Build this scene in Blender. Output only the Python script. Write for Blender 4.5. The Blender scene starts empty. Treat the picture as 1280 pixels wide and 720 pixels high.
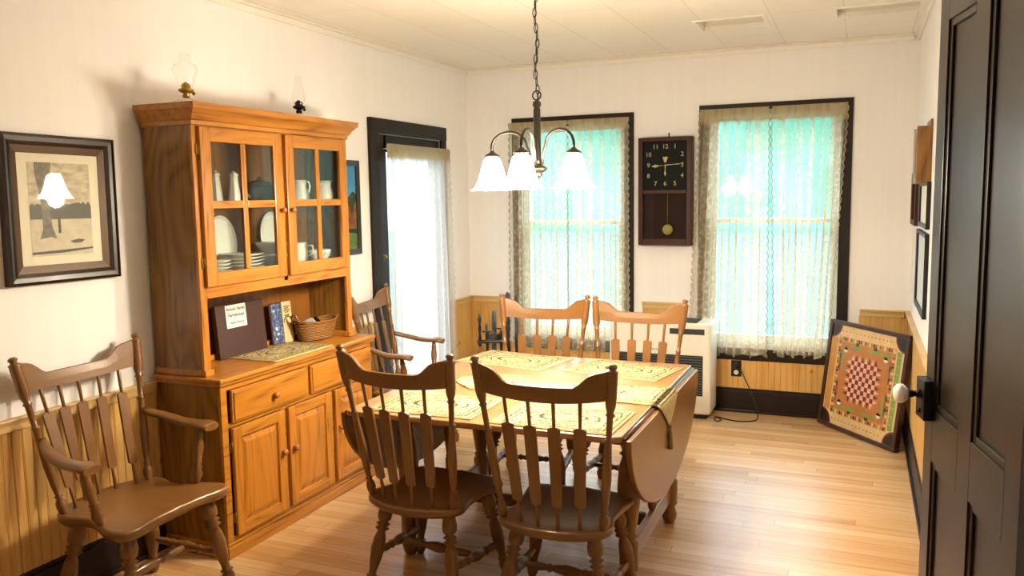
import bpy, bmesh, math, random
from mathutils import Vector, Matrix
from math import sin, cos, pi, radians, sqrt
random.seed(7)
SC = bpy.context.scene
COL = SC.collection

# ------------------------------------------------------------------ camera
cam_d = bpy.data.cameras.new('camera'); cam = bpy.data.objects.new('camera', cam_d); COL.objects.link(cam)
YAW, PITCH, ROLL = 0.400417, 0.1109096, -0.0156952
fw = Vector((-sin(YAW)*cos(PITCH), cos(YAW)*cos(PITCH), -sin(PITCH)))
rt = Vector((cos(YAW), sin(YAW), 0)); up = rt.cross(fw)
rt2 = rt*cos(ROLL)+up*sin(ROLL); up2 = -rt*sin(ROLL)+up*cos(ROLL)
m = Matrix((rt2, up2, -fw)).transposed().to_4x4(); m.translation = Vector((3.0661, -6.3349, 1.6585))
cam.matrix_world = m
cam_d.sensor_width = 36.0; cam_d.lens = 36.0*1031.98/1280.0
cam_d.clip_start = .05
SC.camera = cam

# ------------------------------------------------------------------ colour management, world, lights
SC.view_settings.view_transform = 'Standard'; SC.view_settings.look = 'None'
SC.view_settings.gamma = 1.0; SC.view_settings.use_curve_mapping = False
SC.view_settings.exposure = 1.03
WORLD_STRENGTH = 1.0
BULB_W = 17.0
SHADE_EMIT = 40.0

def lin(h):
    h = h.lstrip('#'); out = []
    for i in (0, 2, 4):
        c = int(h[i:i+2], 16)/255
        out.append(c/12.92 if c <= .04045 else ((c+.055)/1.055)**2.4)
    return (*out, 1.0)

wd = bpy.data.worlds.new('world'); SC.world = wd; wd.use_nodes = True
nt = wd.node_tree; nt.nodes.clear()
wo = nt.nodes.new('ShaderNodeOutputWorld'); bg = nt.nodes.new('ShaderNodeBackground')
tc = nt.nodes.new('ShaderNodeTexCoord'); sx = nt.nodes.new('ShaderNodeSeparateXYZ')
mr = nt.nodes.new('ShaderNodeMapRange'); mx = nt.nodes.new('ShaderNodeMix'); mx.data_type = 'RGBA'
nz = nt.nodes.new('ShaderNodeTexNoise'); nz.inputs['Scale'].default_value = 9; nz.inputs['Detail'].default_value = 4
cr = nt.nodes.new('ShaderNodeValToRGB')
cr.color_ramp.elements[0].position = .40; cr.color_ramp.elements[0].color = (.12, .50, .40, 1)
cr.color_ramp.elements[1].position = .58; cr.color_ramp.elements[1].color = (.30, .88, .78, 1)
nt.links.new(tc.outputs['Generated'], sx.inputs[0]); nt.links.new(tc.outputs['Generated'], nz.inputs['Vector'])
nt.links.new(nz.outputs['Fac'], cr.inputs[0])
nt.links.new(sx.outputs[0], mr.inputs['Value'])
mr.inputs['From Min'].default_value = -.52; mr.inputs['From Max'].default_value = -.40
mr.inputs['To Min'].default_value = 1; mr.inputs['To Max'].default_value = 0
nt.links.new(mr.outputs[0], mx.inputs['Factor'])
nt.links.new(cr.outputs[0], mx.inputs['A']); mx.inputs['B'].default_value = (.95, 1.05, 1.3, 1)
mz = nt.nodes.new('ShaderNodeMapRange'); mz.inputs['From Min'].default_value = .14; mz.inputs['From Max'].default_value = .45
nt.links.new(sx.outputs[2], mz.inputs['Value'])
mx2 = nt.nodes.new('ShaderNodeMix'); mx2.data_type = 'RGBA'; nt.links.new(mz.outputs[0], mx2.inputs['Factor']); nt.links.new(mx.outputs['Result'], mx2.inputs['A']); mx2.inputs['B'].default_value = (5.0, 5.4, 6.0, 1)
nt.links.new(mx2.outputs['Result'], bg.inputs['Color']); bg.inputs['Strength'].default_value = WORLD_STRENGTH
nt.links.new(bg.outputs[0], wo.inputs[0])

def point_light(name, loc, watts, color, size):
    d = bpy.data.lights.new(name, 'POINT'); d.energy = watts; d.color = color; d.shadow_soft_size = size
    o = bpy.data.objects.new(name, d); COL.objects.link(o); o.location = loc; return o

# ------------------------------------------------------------------ material helpers
def newmat(name):
    m = bpy.data.materials.new(name); m.use_nodes = True
    return m, m.node_tree, m.node_tree.nodes['Principled BSDF']
def basic(name, col, rough=.5, metal=0.0, spec=.5, coat=0.0, noise=0.0, nscale=30, bump=0.0):
    m, t, b = newmat(name); c = lin(col) if isinstance(col, str) else (*col, 1)
    b.inputs['Base Color'].default_value = c; b.inputs['Roughness'].default_value = rough
    b.inputs['Metallic'].default_value = metal; b.inputs['Specular IOR Level'].default_value = spec
    b.inputs['Coat Weight'].default_value = coat; b.inputs['Coat Roughness'].default_value = .15
    if noise or bump:
        tc = t.nodes.new('ShaderNodeTexCoord'); n = t.nodes.new('ShaderNodeTexNoise')
        n.inputs['Scale'].default_value = nscale; n.inputs['Detail'].default_value = 4
        t.links.new(tc.outputs['Object'], n.inputs['Vector'])
        if noise:
            r = t.nodes.new('ShaderNodeValToRGB')
            r.color_ramp.elements[0].position = .3; r.color_ramp.elements[1].position = .7
            r.color_ramp.elements[0].color = (*[x*(1-noise) for x in c[:3]], 1)
            r.color_ramp.elements[1].color = (*[min(1, x*(1+noise)) for x in c[:3]], 1)
            t.links.new(n.outputs['Fac'], r.inputs[0]); t.links.new(r.outputs[0], b.inputs['Base Color'])
        if bump:
            bp = t.nodes.new('ShaderNodeBump'); bp.inputs['Strength'].default_value = bump; bp.inputs['Distance'].default_value = .002
            t.links.new(n.outputs['Fac'], bp.inputs['Height']); t.links.new(bp.outputs[0], b.inputs['Normal'])
    return m
def wood(name, axis, c0, c1, c2, rough=.35, scale=1.0, cath=1.0, coat=.2, knots=False, zs=1.0):
    """grain running along axis ('x','y','z'); c0 dark line, c1 mid, c2 light"""
    m, t, b = newmat(name)
    tc = t.nodes.new('ShaderNodeTexCoord'); mp = t.nodes.new('ShaderNodeMapping')
    s = {'x': (1.1, 9, 9), 'y': (9, 1.1, 9), 'z': (9, 9, 1.1)}[axis]
    mp.inputs['Scale'].default_value = tuple(v*scale*(zs if v < 2 else 1) for v in s)
    t.links.new(tc.outputs['Object'], mp.inputs['Vector'])
    n1 = t.nodes.new('ShaderNodeTexNoise'); n1.inputs['Scale'].default_value = .55; n1.inputs['Detail'].default_value = 1
    t.links.new(mp.outputs[0], n1.inputs['Vector'])
    mul = t.nodes.new('ShaderNodeMath'); mul.operation = 'MULTIPLY'; mul.inputs[1].default_value = 12*cath
    t.links.new(n1.outputs['Fac'], mul.inputs[0])
    fr = t.nodes.new('ShaderNodeMath'); fr.operation = 'PINGPONG'; fr.inputs[1].default_value = .5
    t.links.new(mul.outputs[0], fr.inputs[0])
    mp2 = t.nodes.new('ShaderNodeMapping')
    s2 = {'x': (3, 90, 90), 'y': (90, 3, 90), 'z': (90, 90, 3)}[axis]
    mp2.inputs['Scale'].default_value = tuple(v*scale for v in s2)
    t.links.new(tc.outputs['Object'], mp2.inputs['Vector'])
    n2 = t.nodes.new('ShaderNodeTexNoise'); n2.inputs['Scale'].default_value = 1; n2.inputs['Detail'].default_value = 2
    t.links.new(mp2.outputs[0], n2.inputs['Vector'])
    ad = t.nodes.new('ShaderNodeMath'); ad.operation = 'MULTIPLY_ADD'
    t.links.new(fr.outputs[0], ad.inputs[0]); ad.inputs[1].default_value = .9
    sb = t.nodes.new('ShaderNodeMath'); sb.operation = 'MULTIPLY_ADD'; sb.inputs[1].default_value = 1.1; sb.inputs[2].default_value = -.22
    t.links.new(n2.outputs['Fac'], sb.inputs[0]); t.links.new(sb.outputs[0], ad.inputs[2])
    r = t.nodes.new('ShaderNodeValToRGB'); e = r.color_ramp.elements
    dk = lambda h: tuple(v*k_ for v, k_ in zip(lin(h)[:3], (.80, .79, .66)))+(1,)
    e[0].position = .12; e[0].color = dk(c0); e[1].position = .75; e[1].color = dk(c2)
    k = e.new(.38); k.color = dk(c1)
    t.links.new(ad.outputs[0], r.inputs[0]); src = r.outputs[0]
    if knots:
        v = t.nodes.new('ShaderNodeTexVoronoi'); v.inputs['Scale'].default_value = 7.0
        mp3 = t.nodes.new('ShaderNodeMapping'); mp3.inputs['Scale'].default_value = (1, 1, .8)
        t.links.new(tc.outputs['Object'], mp3.inputs['Vector']); t.links.new(mp3.outputs[0], v.inputs['Vector'])
        kr = t.nodes.new('ShaderNodeValToRGB'); kr.color_ramp.elements[0].position = .06; kr.color_ramp.elements[0].color = (1, 1, 1, 1)
        kr.color_ramp.elements[1].position = .13; kr.color_ramp.elements[1].color = (0, 0, 0, 1)
        t.links.new(v.outputs['Distance'], kr.inputs[0])
        mk = t.nodes.new('ShaderNodeMix'); mk.data_type = 'RGBA'
        t.links.new(kr.outputs[0], mk.inputs['Factor']); t.links.new(src, mk.inputs['A']); mk.inputs['B'].default_value = lin('#8a4e20')
        src = mk.outputs['Result']
    t.links.new(src, b.inputs['Base Color']); b.inputs['Roughness'].default_value = rough
    b.inputs['Coat Weight'].default_value = coat; b.inputs['Coat Roughness'].default_value = .2
    return m
def glassy(name, tint=(1, 1, 1), gloss_rough=.03, base=.05):
    m = bpy.data.materials.new(name); m.use_nodes = True; t = m.node_tree; t.nodes.clear()
    o = t.nodes.new('ShaderNodeOutputMaterial'); tr = t.nodes.new('ShaderNodeBsdfTransparent'); tr.inputs[0].default_value = (*tint, 1)
    gl = t.nodes.new('ShaderNodeBsdfGlossy'); gl.inputs['Roughness'].default_value = gloss_rough
    lw0 = t.nodes.new('ShaderNodeLayerWeight'); lw0.inputs['Blend'].default_value = .5
    lw1 = t.nodes.new('ShaderNodeMath'); lw1.operation = 'POWER'; lw1.inputs[1].default_value = 4.0; t.links.new(lw0.outputs['Facing'], lw1.inputs[0])
    lw = t.nodes.new('ShaderNodeMath'); lw.operation = 'MULTIPLY_ADD'; lw.inputs[1].default_value = .8; lw.inputs[2].default_value = base; t.links.new(lw1.outputs[0], lw.inputs[0])
    mx = t.nodes.new('ShaderNodeMixShader'); t.links.new(lw.outputs[0], mx.inputs[0])
    t.links.new(tr.outputs[0], mx.inputs[1]); t.links.new(gl.outputs[0], mx.inputs[2]); t.links.new(mx.outputs[0], o.inputs[0])
    return m
def lace_mat(name, lo=.25, hi=.75, col='#e9e0cc', vtop=2.0, header=.14):
    m = bpy.data.materials.new(name); m.use_nodes = True; t = m.node_tree; t.nodes.clear()
    N = t.nodes.new; L = t.links.new
    o = N('ShaderNodeOutputMaterial'); uv = N('ShaderNodeUVMap'); uv.uv_map = 'uv'
    sp = N('ShaderNodeSeparateXYZ'); L(uv.outputs[0], sp.inputs[0])
    # floral clumps
    mp = N('ShaderNodeMapping'); mp.inputs['Scale'].default_value = (26, 20, 1); L(uv.outputs[0], mp.inputs[0])
    n = N('ShaderNodeTexNoise'); n.inputs['Scale'].default_value = 1.3; n.inputs['Detail'].default_value = 3; L(mp.outputs[0], n.inputs['Vector'])
    r = N('ShaderNodeValToRGB'); r.color_ramp.elements[0].position = .50; r.color_ramp.elements[1].position = .56
    L(n.outputs['Fac'], r.inputs[0])
    # irregular vertical bands carrying the flowers
    cb = N('ShaderNodeCombineXYZ'); sm_ = N('ShaderNodeMath'); sm_.operation = 'MULTIPLY'; sm_.inputs[1].default_value = 11.0; L(sp.outputs[0], sm_.inputs[0]); L(sm_.outputs[0], cb.inputs[0])
    bn = N('ShaderNodeTexNoise'); bn.inputs['Scale'].default_value = 1.0; bn.inputs['Detail'].default_value = 1.5; L(cb.outputs[0], bn.inputs['Vector'])
    rb = N('ShaderNodeMapRange'); rb.inputs['From Min'].default_value = .44; rb.inputs['From Max'].default_value = .56; L(bn.outputs['Fac'], rb.inputs['Value'])
    fl = N('ShaderNodeMath'); fl.operation = 'MULTIPLY_ADD'; fl.inputs[1].default_value = .62; fl.inputs[2].default_value = .38; L(r.outputs[0], fl.inputs[0])
    mu = N('ShaderNodeMath'); mu.operation = 'MULTIPLY'; L(fl.outputs[0], mu.inputs[0]); L(rb.outputs[0], mu.inputs[1])
    den = N('ShaderNodeMapRange'); den.inputs['To Min'].default_value = lo; den.inputs['To Max'].default_value = hi; L(mu.outputs[0], den.inputs['Value'])
    # gathered header and hem
    hd = N('ShaderNodeMapRange'); hd.inputs['From Min'].default_value = vtop-header; hd.inputs['From Max'].default_value = vtop-header*.55
    hd.inputs['To Max'].default_value = .55; L(sp.outputs[1], hd.inputs['Value'])
    ad = N('ShaderNodeMath'); ad.operation = 'ADD'; ad.use_clamp = True; L(den.outputs[0], ad.inputs[0]); L(hd.outputs[0], ad.inputs[1])
    tr = N('ShaderNodeBsdfTransparent'); di = N('ShaderNodeBsdfDiffuse'); tl = N('ShaderNodeBsdfTranslucent')
    di.inputs[0].default_value = lin(col); tl.inputs[0].default_value = lin(col)
    hc = N('ShaderNodeMapRange'); hc.inputs['From Min'].default_value = vtop-header; hc.inputs['From Max'].default_value = vtop-header*.7; L(sp.outputs[1], hc.inputs['Value'])
    cm = N('ShaderNodeMix'); cm.data_type = 'RGBA'; L(hc.outputs[0], cm.inputs['Factor']); cm.inputs['A'].default_value = lin(col); cm.inputs['B'].default_value = lin('#cbbb98'); L(cm.outputs['Result'], di.inputs[0]); L(cm.outputs['Result'], tl.inputs[0])
    m1 = N('ShaderNodeMixShader'); m1.inputs[0].default_value = .45; L(di.outputs[0], m1.inputs[1]); L(tl.outputs[0], m1.inputs[2])
    m2 = N('ShaderNodeMixShader'); L(ad.outputs[0], m2.inputs[0]); L(tr.outputs[0], m2.inputs[1]); L(m1.outputs[0], m2.inputs[2])
    L(m2.outputs[0], o.inputs[0]); return m

# ------------------------------------------------------------------ materials
MAT = {}
def wallpaper(name, c):
    m, t, b = newmat(name); N = t.nodes.new; L = t.links.new
    tc = N('ShaderNodeTexCoord'); mp = N('ShaderNodeMapping'); mp.inputs['Scale'].default_value = (26, 26, .6); L(tc.outputs['Object'], mp.inputs[0])
    n = N('ShaderNodeTexNoise'); n.inputs['Scale'].default_value = 1; n.inputs['Detail'].default_value = 2; L(mp.outputs[0], n.inputs['Vector'])
    r = N('ShaderNodeValToRGB'); cc = lin(c); r.color_ramp.elements[0].position = .35; r.color_ramp.elements[1].position = .65
    r.color_ramp.elements[0].color = (*[v*.982 for v in cc[:3]], 1); r.color_ramp.elements[1].color = cc
    L(n.outputs['Fac'], r.inputs[0]); L(r.outputs[0], b.inputs['Base Color']); b.inputs['Roughness'].default_value = .75; return m
MAT['wall'] = wallpaper('wallpaper', '#f4f3f4')
MAT['ceil'] = basic('ceiling_paint', '#e6dfd4', .7)
MAT['cornice'] = basic('cornice_paint', '#f2eee6', .55)
MAT['seam'] = basic('seam', '#b9a98c', .9)
MAT['pine'] = wood('pine_boards', 'z', '#d09850', '#e2b06a', '#ebc07e', .45, .8, .35, .15, knots=True)
MAT['pine_rail'] = wood('pine_rail', 'y', '#d2a468', '#e2bb80', '#ecc993', .45, .8, .6, .15)
MAT['pine_rail_x'] = wood('pine_rail_x', 'x', '#d2a468', '#e2bb80', '#ecc993', .45, .8, .6, .15)
MAT['darktrim'] = basic('dark_stained_trim', '#1d110d', .5, spec=.3, coat=.05, noise=.25, nscale=12)
MAT['oakz'] = wood('oak_vertical', 'z', '#7c4616', '#b87426', '#c5812f', .3, 1.0, 1.1)
MAT['oaky'] = wood('oak_lengthwise', 'y', '#7e4817', '#b97628', '#c68531', .3, 1.0, 1.1)
MAT['oakx'] = wood('oak_crosswise', 'x', '#8c501c', '#bd7a2e', '#cc8a3a', .3, 1.0, 1.1)
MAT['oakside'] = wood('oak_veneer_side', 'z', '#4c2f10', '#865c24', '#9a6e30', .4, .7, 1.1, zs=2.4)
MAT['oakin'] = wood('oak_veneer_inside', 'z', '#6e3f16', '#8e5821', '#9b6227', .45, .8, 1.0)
MAT['knob'] = basic('turned_wood_knob', '#a5602a', .3, coat=.4)
MAT['maple'] = basic('brown_stained_maple', '#775026', .33, coat=.35, noise=.08, nscale=6)
MAT['mapledark'] = basic('dark_stained_seat', '#4c2e1c', .3, coat=.4, noise=.1, nscale=6)
MAT['tabletop'] = wood('table_top_wood', 'x', '#93693a', '#9c7040', '#a47846', .28, .7, .5, .4)
MAT['darkmetal'] = basic('aged_bronze_metal', '#3a332e', .35, metal=.7)
MAT['brass'] = basic('brass', '#a58a3e', .3, metal=.9)
MAT['blackmetal'] = basic('black_metal', '#14110f', .4, metal=.5)
MAT['china'] = basic('white_china', '#eeeae2', .2, coat=.5)
MAT['greyglaze'] = basic('grey_blue_glaze', '#75838c', .25, coat=.4)
MAT['clearglass'] = glassy('clear_glass', (.97, .98, .98), .03, .022)
MAT['paneglass'] = glassy('pane_glass', (.9, .93, .92), .03, .03)
MAT['winglass'] = glassy('window_glass', (.96, 1, 1))
MAT['sash'] = basic('white_sash_paint', '#dfe6e4', .5)
MAT['lace'] = lace_mat('cream_lace', .27, .86, '#e2d6b8', 2.25, .10)
MAT['lace_door'] = lace_mat('white_lace', .58, .85, '#f2ede8', 2.02, .11)
MAT['trimthread'] = basic('lace_trim_thread', '#a89a7a', .9)
MAT['white'] = basic('white_enamel', '#ece9df', .35, coat=.2)
MAT['grille'] = basic('dark_grille', '#1c1c1c', .5)
MAT['black'] = basic('black', '#0d0b0a', .4)
MAT['mat_ivory'] = basic('ivory_mount', '#efe6cf', .8)
MAT['gold'] = basic('antique_gold_frame', '#4d3414', .35, metal=.2)
MAT['frame_dark'] = basic('dark_wood_frame', '#26150f', .35, coat=.3)
MAT['clockwood'] = basic('walnut_clock_case', '#3a1a0e', .45, spec=.25, coat=.0, noise=.25, nscale=14)
MAT['clockback'] = basic('walnut_clock_back', '#2c120a', .6, spec=.2)
MAT['clockface'] = basic('green_black_dial', '#0c1210', .6, spec=.15)
MAT['numeral'] = basic('gold_numerals', '#b6ac7c', .5)
MAT['doorpaint'] = basic('dark_brown_door_paint', '#23170e', .34, spec=.4, coat=.12, noise=.22, nscale=5)
MAT['porcelain'] = basic('white_porcelain', '#f2f2f0', .12, coat=.6)
MAT['leather'] = basic('brown_album_leather', '#3c2320', .5, noise=.1, nscale=60, bump=.3)
MAT['paper'] = basic('white_paper', '#e6e4dc', .8)
MAT['ink'] = basic('black_ink', '#15151a', .8)
MAT['teal_ink'] = basic('teal_ink', '#3e8a96', .8)
MAT['spinwheel'] = basic('blackened_wood', '#1d1413', .4, coat=.2)
MAT['purple'] = basic('purple_wool', '#4a3c5c', .9)
MAT['stem'] = basic('cord_black', '#121212', .5)

def floor_mat():
    m, t, b = newmat('maple_strip_floor'); N = t.nodes.new; L = t.links.new
    tc = N('ShaderNodeTexCoord'); br = N('ShaderNodeTexBrick')
    br.offset = 0; br.inputs['Scale'].default_value = 1
    br.inputs['Brick Width'].default_value = 1.35; br.inputs['Row Height'].default_value = .07
    br.inputs['Mortar Size'].default_value = .0011; br.inputs['Mortar Smooth'].default_value = 0; br.inputs['Bias'].default_value = 0
    br.inputs['Color1'].default_value = (0, 0, 0, 1); br.inputs['Color2'].default_value = (1, 1, 1, 1); br.inputs['Mortar'].default_value = (.5, .5, .5, 1)
    sq = N('ShaderNodeSeparateXYZ'); L(tc.outputs['Object'], sq.inputs[0])
    rw = N('ShaderNodeMath'); rw.operation = 'DIVIDE'; rw.inputs[1].default_value = .07; L(sq.outputs[1], rw.inputs[0])
    rf = N('ShaderNodeMath'); rf.operation = 'FLOOR'; L(rw.outputs[0], rf.inputs[0]); wn = N('ShaderNodeTexWhiteNoise'); wn.noise_dimensions = '1D'; L(rf.outputs[0], wn.inputs['W'])
    xo = N('ShaderNodeMath'); xo.operation = 'MULTIPLY_ADD'; xo.inputs[1].default_value = 5.0; L(wn.outputs['Value'], xo.inputs[0]); L(sq.outputs[0], xo.inputs[2])
    cv_ = N('ShaderNodeCombineXYZ'); L(xo.outputs[0], cv_.inputs[0]); L(sq.outputs[1], cv_.inputs[1]); L(cv_.outputs[0], br.inputs['Vector'])
    mp = N('ShaderNodeMapping'); mp.inputs['Scale'].default_value = (1.3, 24, 1)
    L(tc.outputs['Object'], mp.inputs[0])
    n = N('ShaderNodeTexNoise'); n.inputs['Scale'].default_value = 1.2; n.inputs['Detail'].default_value = 5; L(mp.outputs[0], n.inputs['Vector'])
    a = N('ShaderNodeMath'); a.operation = 'MULTIPLY_ADD'; a.inputs[1].default_value = .42
    sp = N('ShaderNodeSeparateColor'); L(br.outputs['Color'], sp.inputs[0]); L(sp.outputs[0], a.inputs[0])
    s2 = N('ShaderNodeMath'); s2.operation = 'MULTIPLY'; s2.inputs[1].default_value = .75; L(n.outputs['Fac'], s2.inputs[0]); L(s2.outputs[0], a.inputs[2])
    r = N('ShaderNodeValToRGB'); e = r.color_ramp.elements
    e[0].position = .2; e[0].color = lin('#a8763f'); e[1].position = .85; e[1].color = lin('#d9b98c')
    k = e.new(.5); k.color = lin('#c89c66')
    L(a.outputs[0], r.inputs[0])
    mx = N('ShaderNodeMix'); mx.data_type = 'RGBA'; L(br.outputs['Fac'], mx.inputs['Factor']); L(r.outputs[0], mx.inputs['A']); mx.inputs['B'].default_value = lin('#7a5228')
    L(mx.outputs['Result'], b.inputs['Base Color']); b.inputs['Roughness'].default_value = .34
    b.inputs['Coat Weight'].default_value = .25; b.inputs['Coat Roughness'].default_value = .25
    return m
MAT['floor'] = floor_mat()

def tapestry_mat(name, hx, hy, base='#b7a67c', line='#1f1a0e', olive='#8f8146'):
    """woven mat: bordered field with scrolling motifs; object coordinates, half sizes hx, hy"""
    m, t, b = newmat(name); N = t.nodes.new; L = t.links.new
    tc = N('ShaderNodeTexCoord'); sp = N('ShaderNodeSeparateXYZ'); L(tc.outputs['Object'], sp.inputs[0])
    def mth(op, a, bb=None, c=None):
        n = N('ShaderNodeMath'); n.operation = op
        for i, v in enumerate((a, bb, c)):
            if v is None: continue
            if isinstance(v, (int, float)): n.inputs[i].default_value = v
            else: L(v, n.inputs[i])
        return n.outputs[0]
    ax = mth('ABSOLUTE', sp.outputs[0]); ay = mth('ABSOLUTE', sp.outputs[1])
    dx = mth('SUBTRACT', hx, ax); dy = mth('SUBTRACT', hy, ay); d = mth('MINIMUM', dx, dy)     # distance to the edge
    n1 = N('ShaderNodeTexNoise'); n1.inputs['Scale'].default_value = 30; n1.inputs['Detail'].default_value = 2; L(tc.outputs['Object'], n1.inputs['Vector'])
    wob = mth('MULTIPLY_ADD', n1.outputs['Fac'], .03, -.015)
    dw = mth('ADD', d, wob)
    def band(x, c, w):    # 1 where |x-c|<w
        return mth('LESS_THAN', mth('ABSOLUTE', mth('SUBTRACT', x, c)), w)
    l1 = band(d, .016, .0028); l2 = band(dw, .042, .004); l3 = band(dw, .066, .0035)
    ex = mth('DIVIDE', ax, .62*hx); ey = mth('DIVIDE', ay, .5*hy)
    rr = mth('SQRT', mth('ADD', mth('MULTIPLY', ex, ex), mth('MULTIPLY', ey, ey)))
    rw = mth('ADD', rr, mth('MULTIPLY', wob, 9))
    l4 = band(rw, .62, .045); l5 = band(rw, .95, .03)
    n2 = N('ShaderNodeTexNoise'); n2.inputs['Scale'].default_value = 55; n2.inputs['Detail'].default_value = 1; L(tc.outputs['Object'], n2.inputs['Vector'])
    sc = band(n2.outputs['Fac'], .5, .034)
    infield = mth('GREATER_THAN', d, .02)
    sc = mth('MULTIPLY', sc, infield)
    s = l1
    for q in (l2, l3, l4, l5): s = mth('MAXIMUM', s, q)
    s = mth('MAXIMUM', mth('MULTIPLY', s, .92), mth('MULTIPLY', sc, .8))
    border = band(d, .03, .012)
    m0 = N('ShaderNodeMix'); m0.data_type = 'RGBA'; L(mth('MULTIPLY', mth('MAXIMUM', border, mth('GREATER_THAN', n1.outputs['Fac'], .60)), .4), m0.inputs['Factor']); m0.inputs['A'].default_value = lin(base); m0.inputs['B'].default_value = lin(olive)
    m1 = N('ShaderNodeMix'); m1.data_type = 'RGBA'; L(s, m1.inputs['Factor']); L(m0.outputs['Result'], m1.inputs['A']); m1.inputs['B'].default_value = lin(line)
    L(m1.outputs['Result'], b.inputs['Base Color']); b.inputs['Roughness'].default_value = .85; b.inputs['Specular IOR Level'].default_value = .2
    return m

# ------------------------------------------------------------------ mesh helpers
class MB:
    def __init__(s): s.bm = bmesh.new(); s.mi = 0
    def _faces(s, fs, smooth=False):
        for f in fs: f.material_index = s.mi; f.smooth = smooth
    def box(s, x0, x1, y0, y1, z0, z1, M=None):
        c = [(x, y, z) for x in (x0, x1) for y in (y0, y1) for z in (z0, z1)]
        v = [s.bm.verts.new(M @ Vector(p) if M else p) for p in c]
        q = [(0, 1, 3, 2), (4, 6, 7, 5), (0, 4, 5, 1), (2, 3, 7, 6), (0, 2, 6, 4), (1, 5, 7, 3)]
        s._faces([s.bm.faces.new([v[i] for i in f]) for f in q]); return s
    def prism(s, pts, h, M=None, smooth=False):
        """pts: 2-D outline (x,y); extruded along z from 0 to h"""
        M = M or Matrix(); n = len(pts)
        a = [s.bm.verts.new(M @ Vector((x, y, 0))) for x, y in pts]; b = [s.bm.verts.new(M @ Vector((x, y, h))) for x, y in pts]
        fs = [s.bm.faces.new(a[::-1]), s.bm.faces.new(b)]; s._faces(fs)
        s._faces([s.bm.faces.new((a[i], a[(i+1) % n], b[(i+1) % n], b[i])) for i in range(n)], smooth); return s
    def poly(s, pts, M=None):
        M = M or Matrix(); s._faces([s.bm.faces.new([s.bm.verts.new(M @ Vector(p)) for p in pts])]); return s
    def lathe(s, prof, p0, p1=None, seg=16, cap=True):
        """prof: (radius, t) with t 0..1 from p0 to p1"""
        p0 = Vector(p0); p1 = Vector(p1); d = p1-p0; z = d.normalized()
        x = z.orthogonal().normalized(); y = z.cross(x); rings = []
        for r, t in prof:
            c = p0+d*t
            rings.append([s.bm.verts.new(c+(x*cos(2*pi*k/seg)+y*sin(2*pi*k/seg))*max(r, 1e-5)) for k in range(seg)])
        fs = []
        for a, b in zip(rings, rings[1:]):
            for k in range(seg): fs.append(s.bm.faces.new((a[k], a[(k+1) % seg], b[(k+1) % seg], b[k])))
        s._faces(fs, True)
        if cap: s._faces([s.bm.faces.new(rings[0][::-1]), s.bm.faces.new(rings[-1])])
        return s
    def tube(s, pts, r, seg=8, closed=False):
        pts = [Vector(p) for p in pts]; n = len(pts); rings = []; prev = None
        for i, p in enumerate(pts):
            if closed: d = pts[(i+1) % n]-pts[i-1]
            else: d = pts[min(i+1, n-1)]-pts[max(i-1, 0)]
            d.normalize()
            x = d.orthogonal().normalized() if prev is None else (prev-d*prev.dot(d)).normalized()
            prev = x; y = d.cross(x); rr = r[i] if isinstance(r, (list, tuple)) else r
            rings.append([s.bm.verts.new(p+(x*cos(2*pi*k/seg)+y*sin(2*pi*k/seg))*rr) for k in range(seg)])
        fs = []
        pr = list(zip(rings, rings[1:])) + ([(rings[-1], rings[0])] if closed else [])
        for a, b in pr:
            for k in range(seg): fs.append(s.bm.faces.new((a[k], a[(k+1) % seg], b[(k+1) % seg], b[k])))
        s._faces(fs, True)
        if not closed: s._faces([s.bm.faces.new(rings[0][::-1]), s.bm.faces.new(rings[-1])])
        return s
    def sphere(s, c, r, seg=12, sz=1.0):
        prof = [(r*sin(pi*k/8), k/8) for k in range(9)]
        prof = [(r*sin(pi*k/8), .5-.5*cos(pi*k/8)) for k in range(9)]
        return s.lathe(prof, Vector(c)-Vector((0, 0, r*sz)), Vector(c)+Vector((0, 0, r*sz)), seg, cap=False)
    def build(s, name, mats, parent=None, loc=None, bevel=0.0, inv=None):
        me = bpy.data.meshes.new(name); bmesh.ops.recalc_face_normals(s.bm, faces=s.bm.faces[:])
        s.bm.to_mesh(me); s.bm.free()
        for q in (mats if isinstance(mats, (list, tuple)) else [mats]): me.materials.append(MAT[q] if isinstance(q, str) else q)
        o = bpy.data.objects.new(name, me); COL.objects.link(o)
        if parent: o.parent = parent
        if loc: o.location = loc
        if bevel:
            b = o.modifiers.new('bevel', 'BEVEL'); b.width = bevel; b.segments = 2; b.limit_method = 'ANGLE'; b.angle_limit = radians(40)
        return o
def rebase(o, loc):
    """shift mesh so that its origin is loc (world)"""
    loc = Vector(loc); o.data.transform(Matrix.Translation(-loc)); o.location = loc; return o
def tag(o, label, cat, group=None):
    o['label'] = label; o['category'] = cat
    if group: o['group'] = group
    return o
def thing(name, label, cat, loc=(0, 0, 0), rz=0, group=None):
    o = bpy.data.objects.new(name, None); COL.objects.link(o); o.location = loc; o.rotation_euler = (0, 0, rz); o.empty_display_size = .1
    return tag(o, label, cat, group)
def struct(o): o['kind'] = 'structure'; return o
def dup(root, loc=None, rz=None, label=None):
    r = root.copy(); COL.objects.link(r)
    if loc is not None: r.location = loc
    if rz is not None: r.rotation_euler = (0, 0, rz)
    if label: r['label'] = label
    for ch in list(root.children):
        c = ch.copy(); COL.objects.link(c); c.parent = r
        for g in ch.children:
            d = g.copy(); COL.objects.link(d); d.parent = c
    return r
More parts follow.
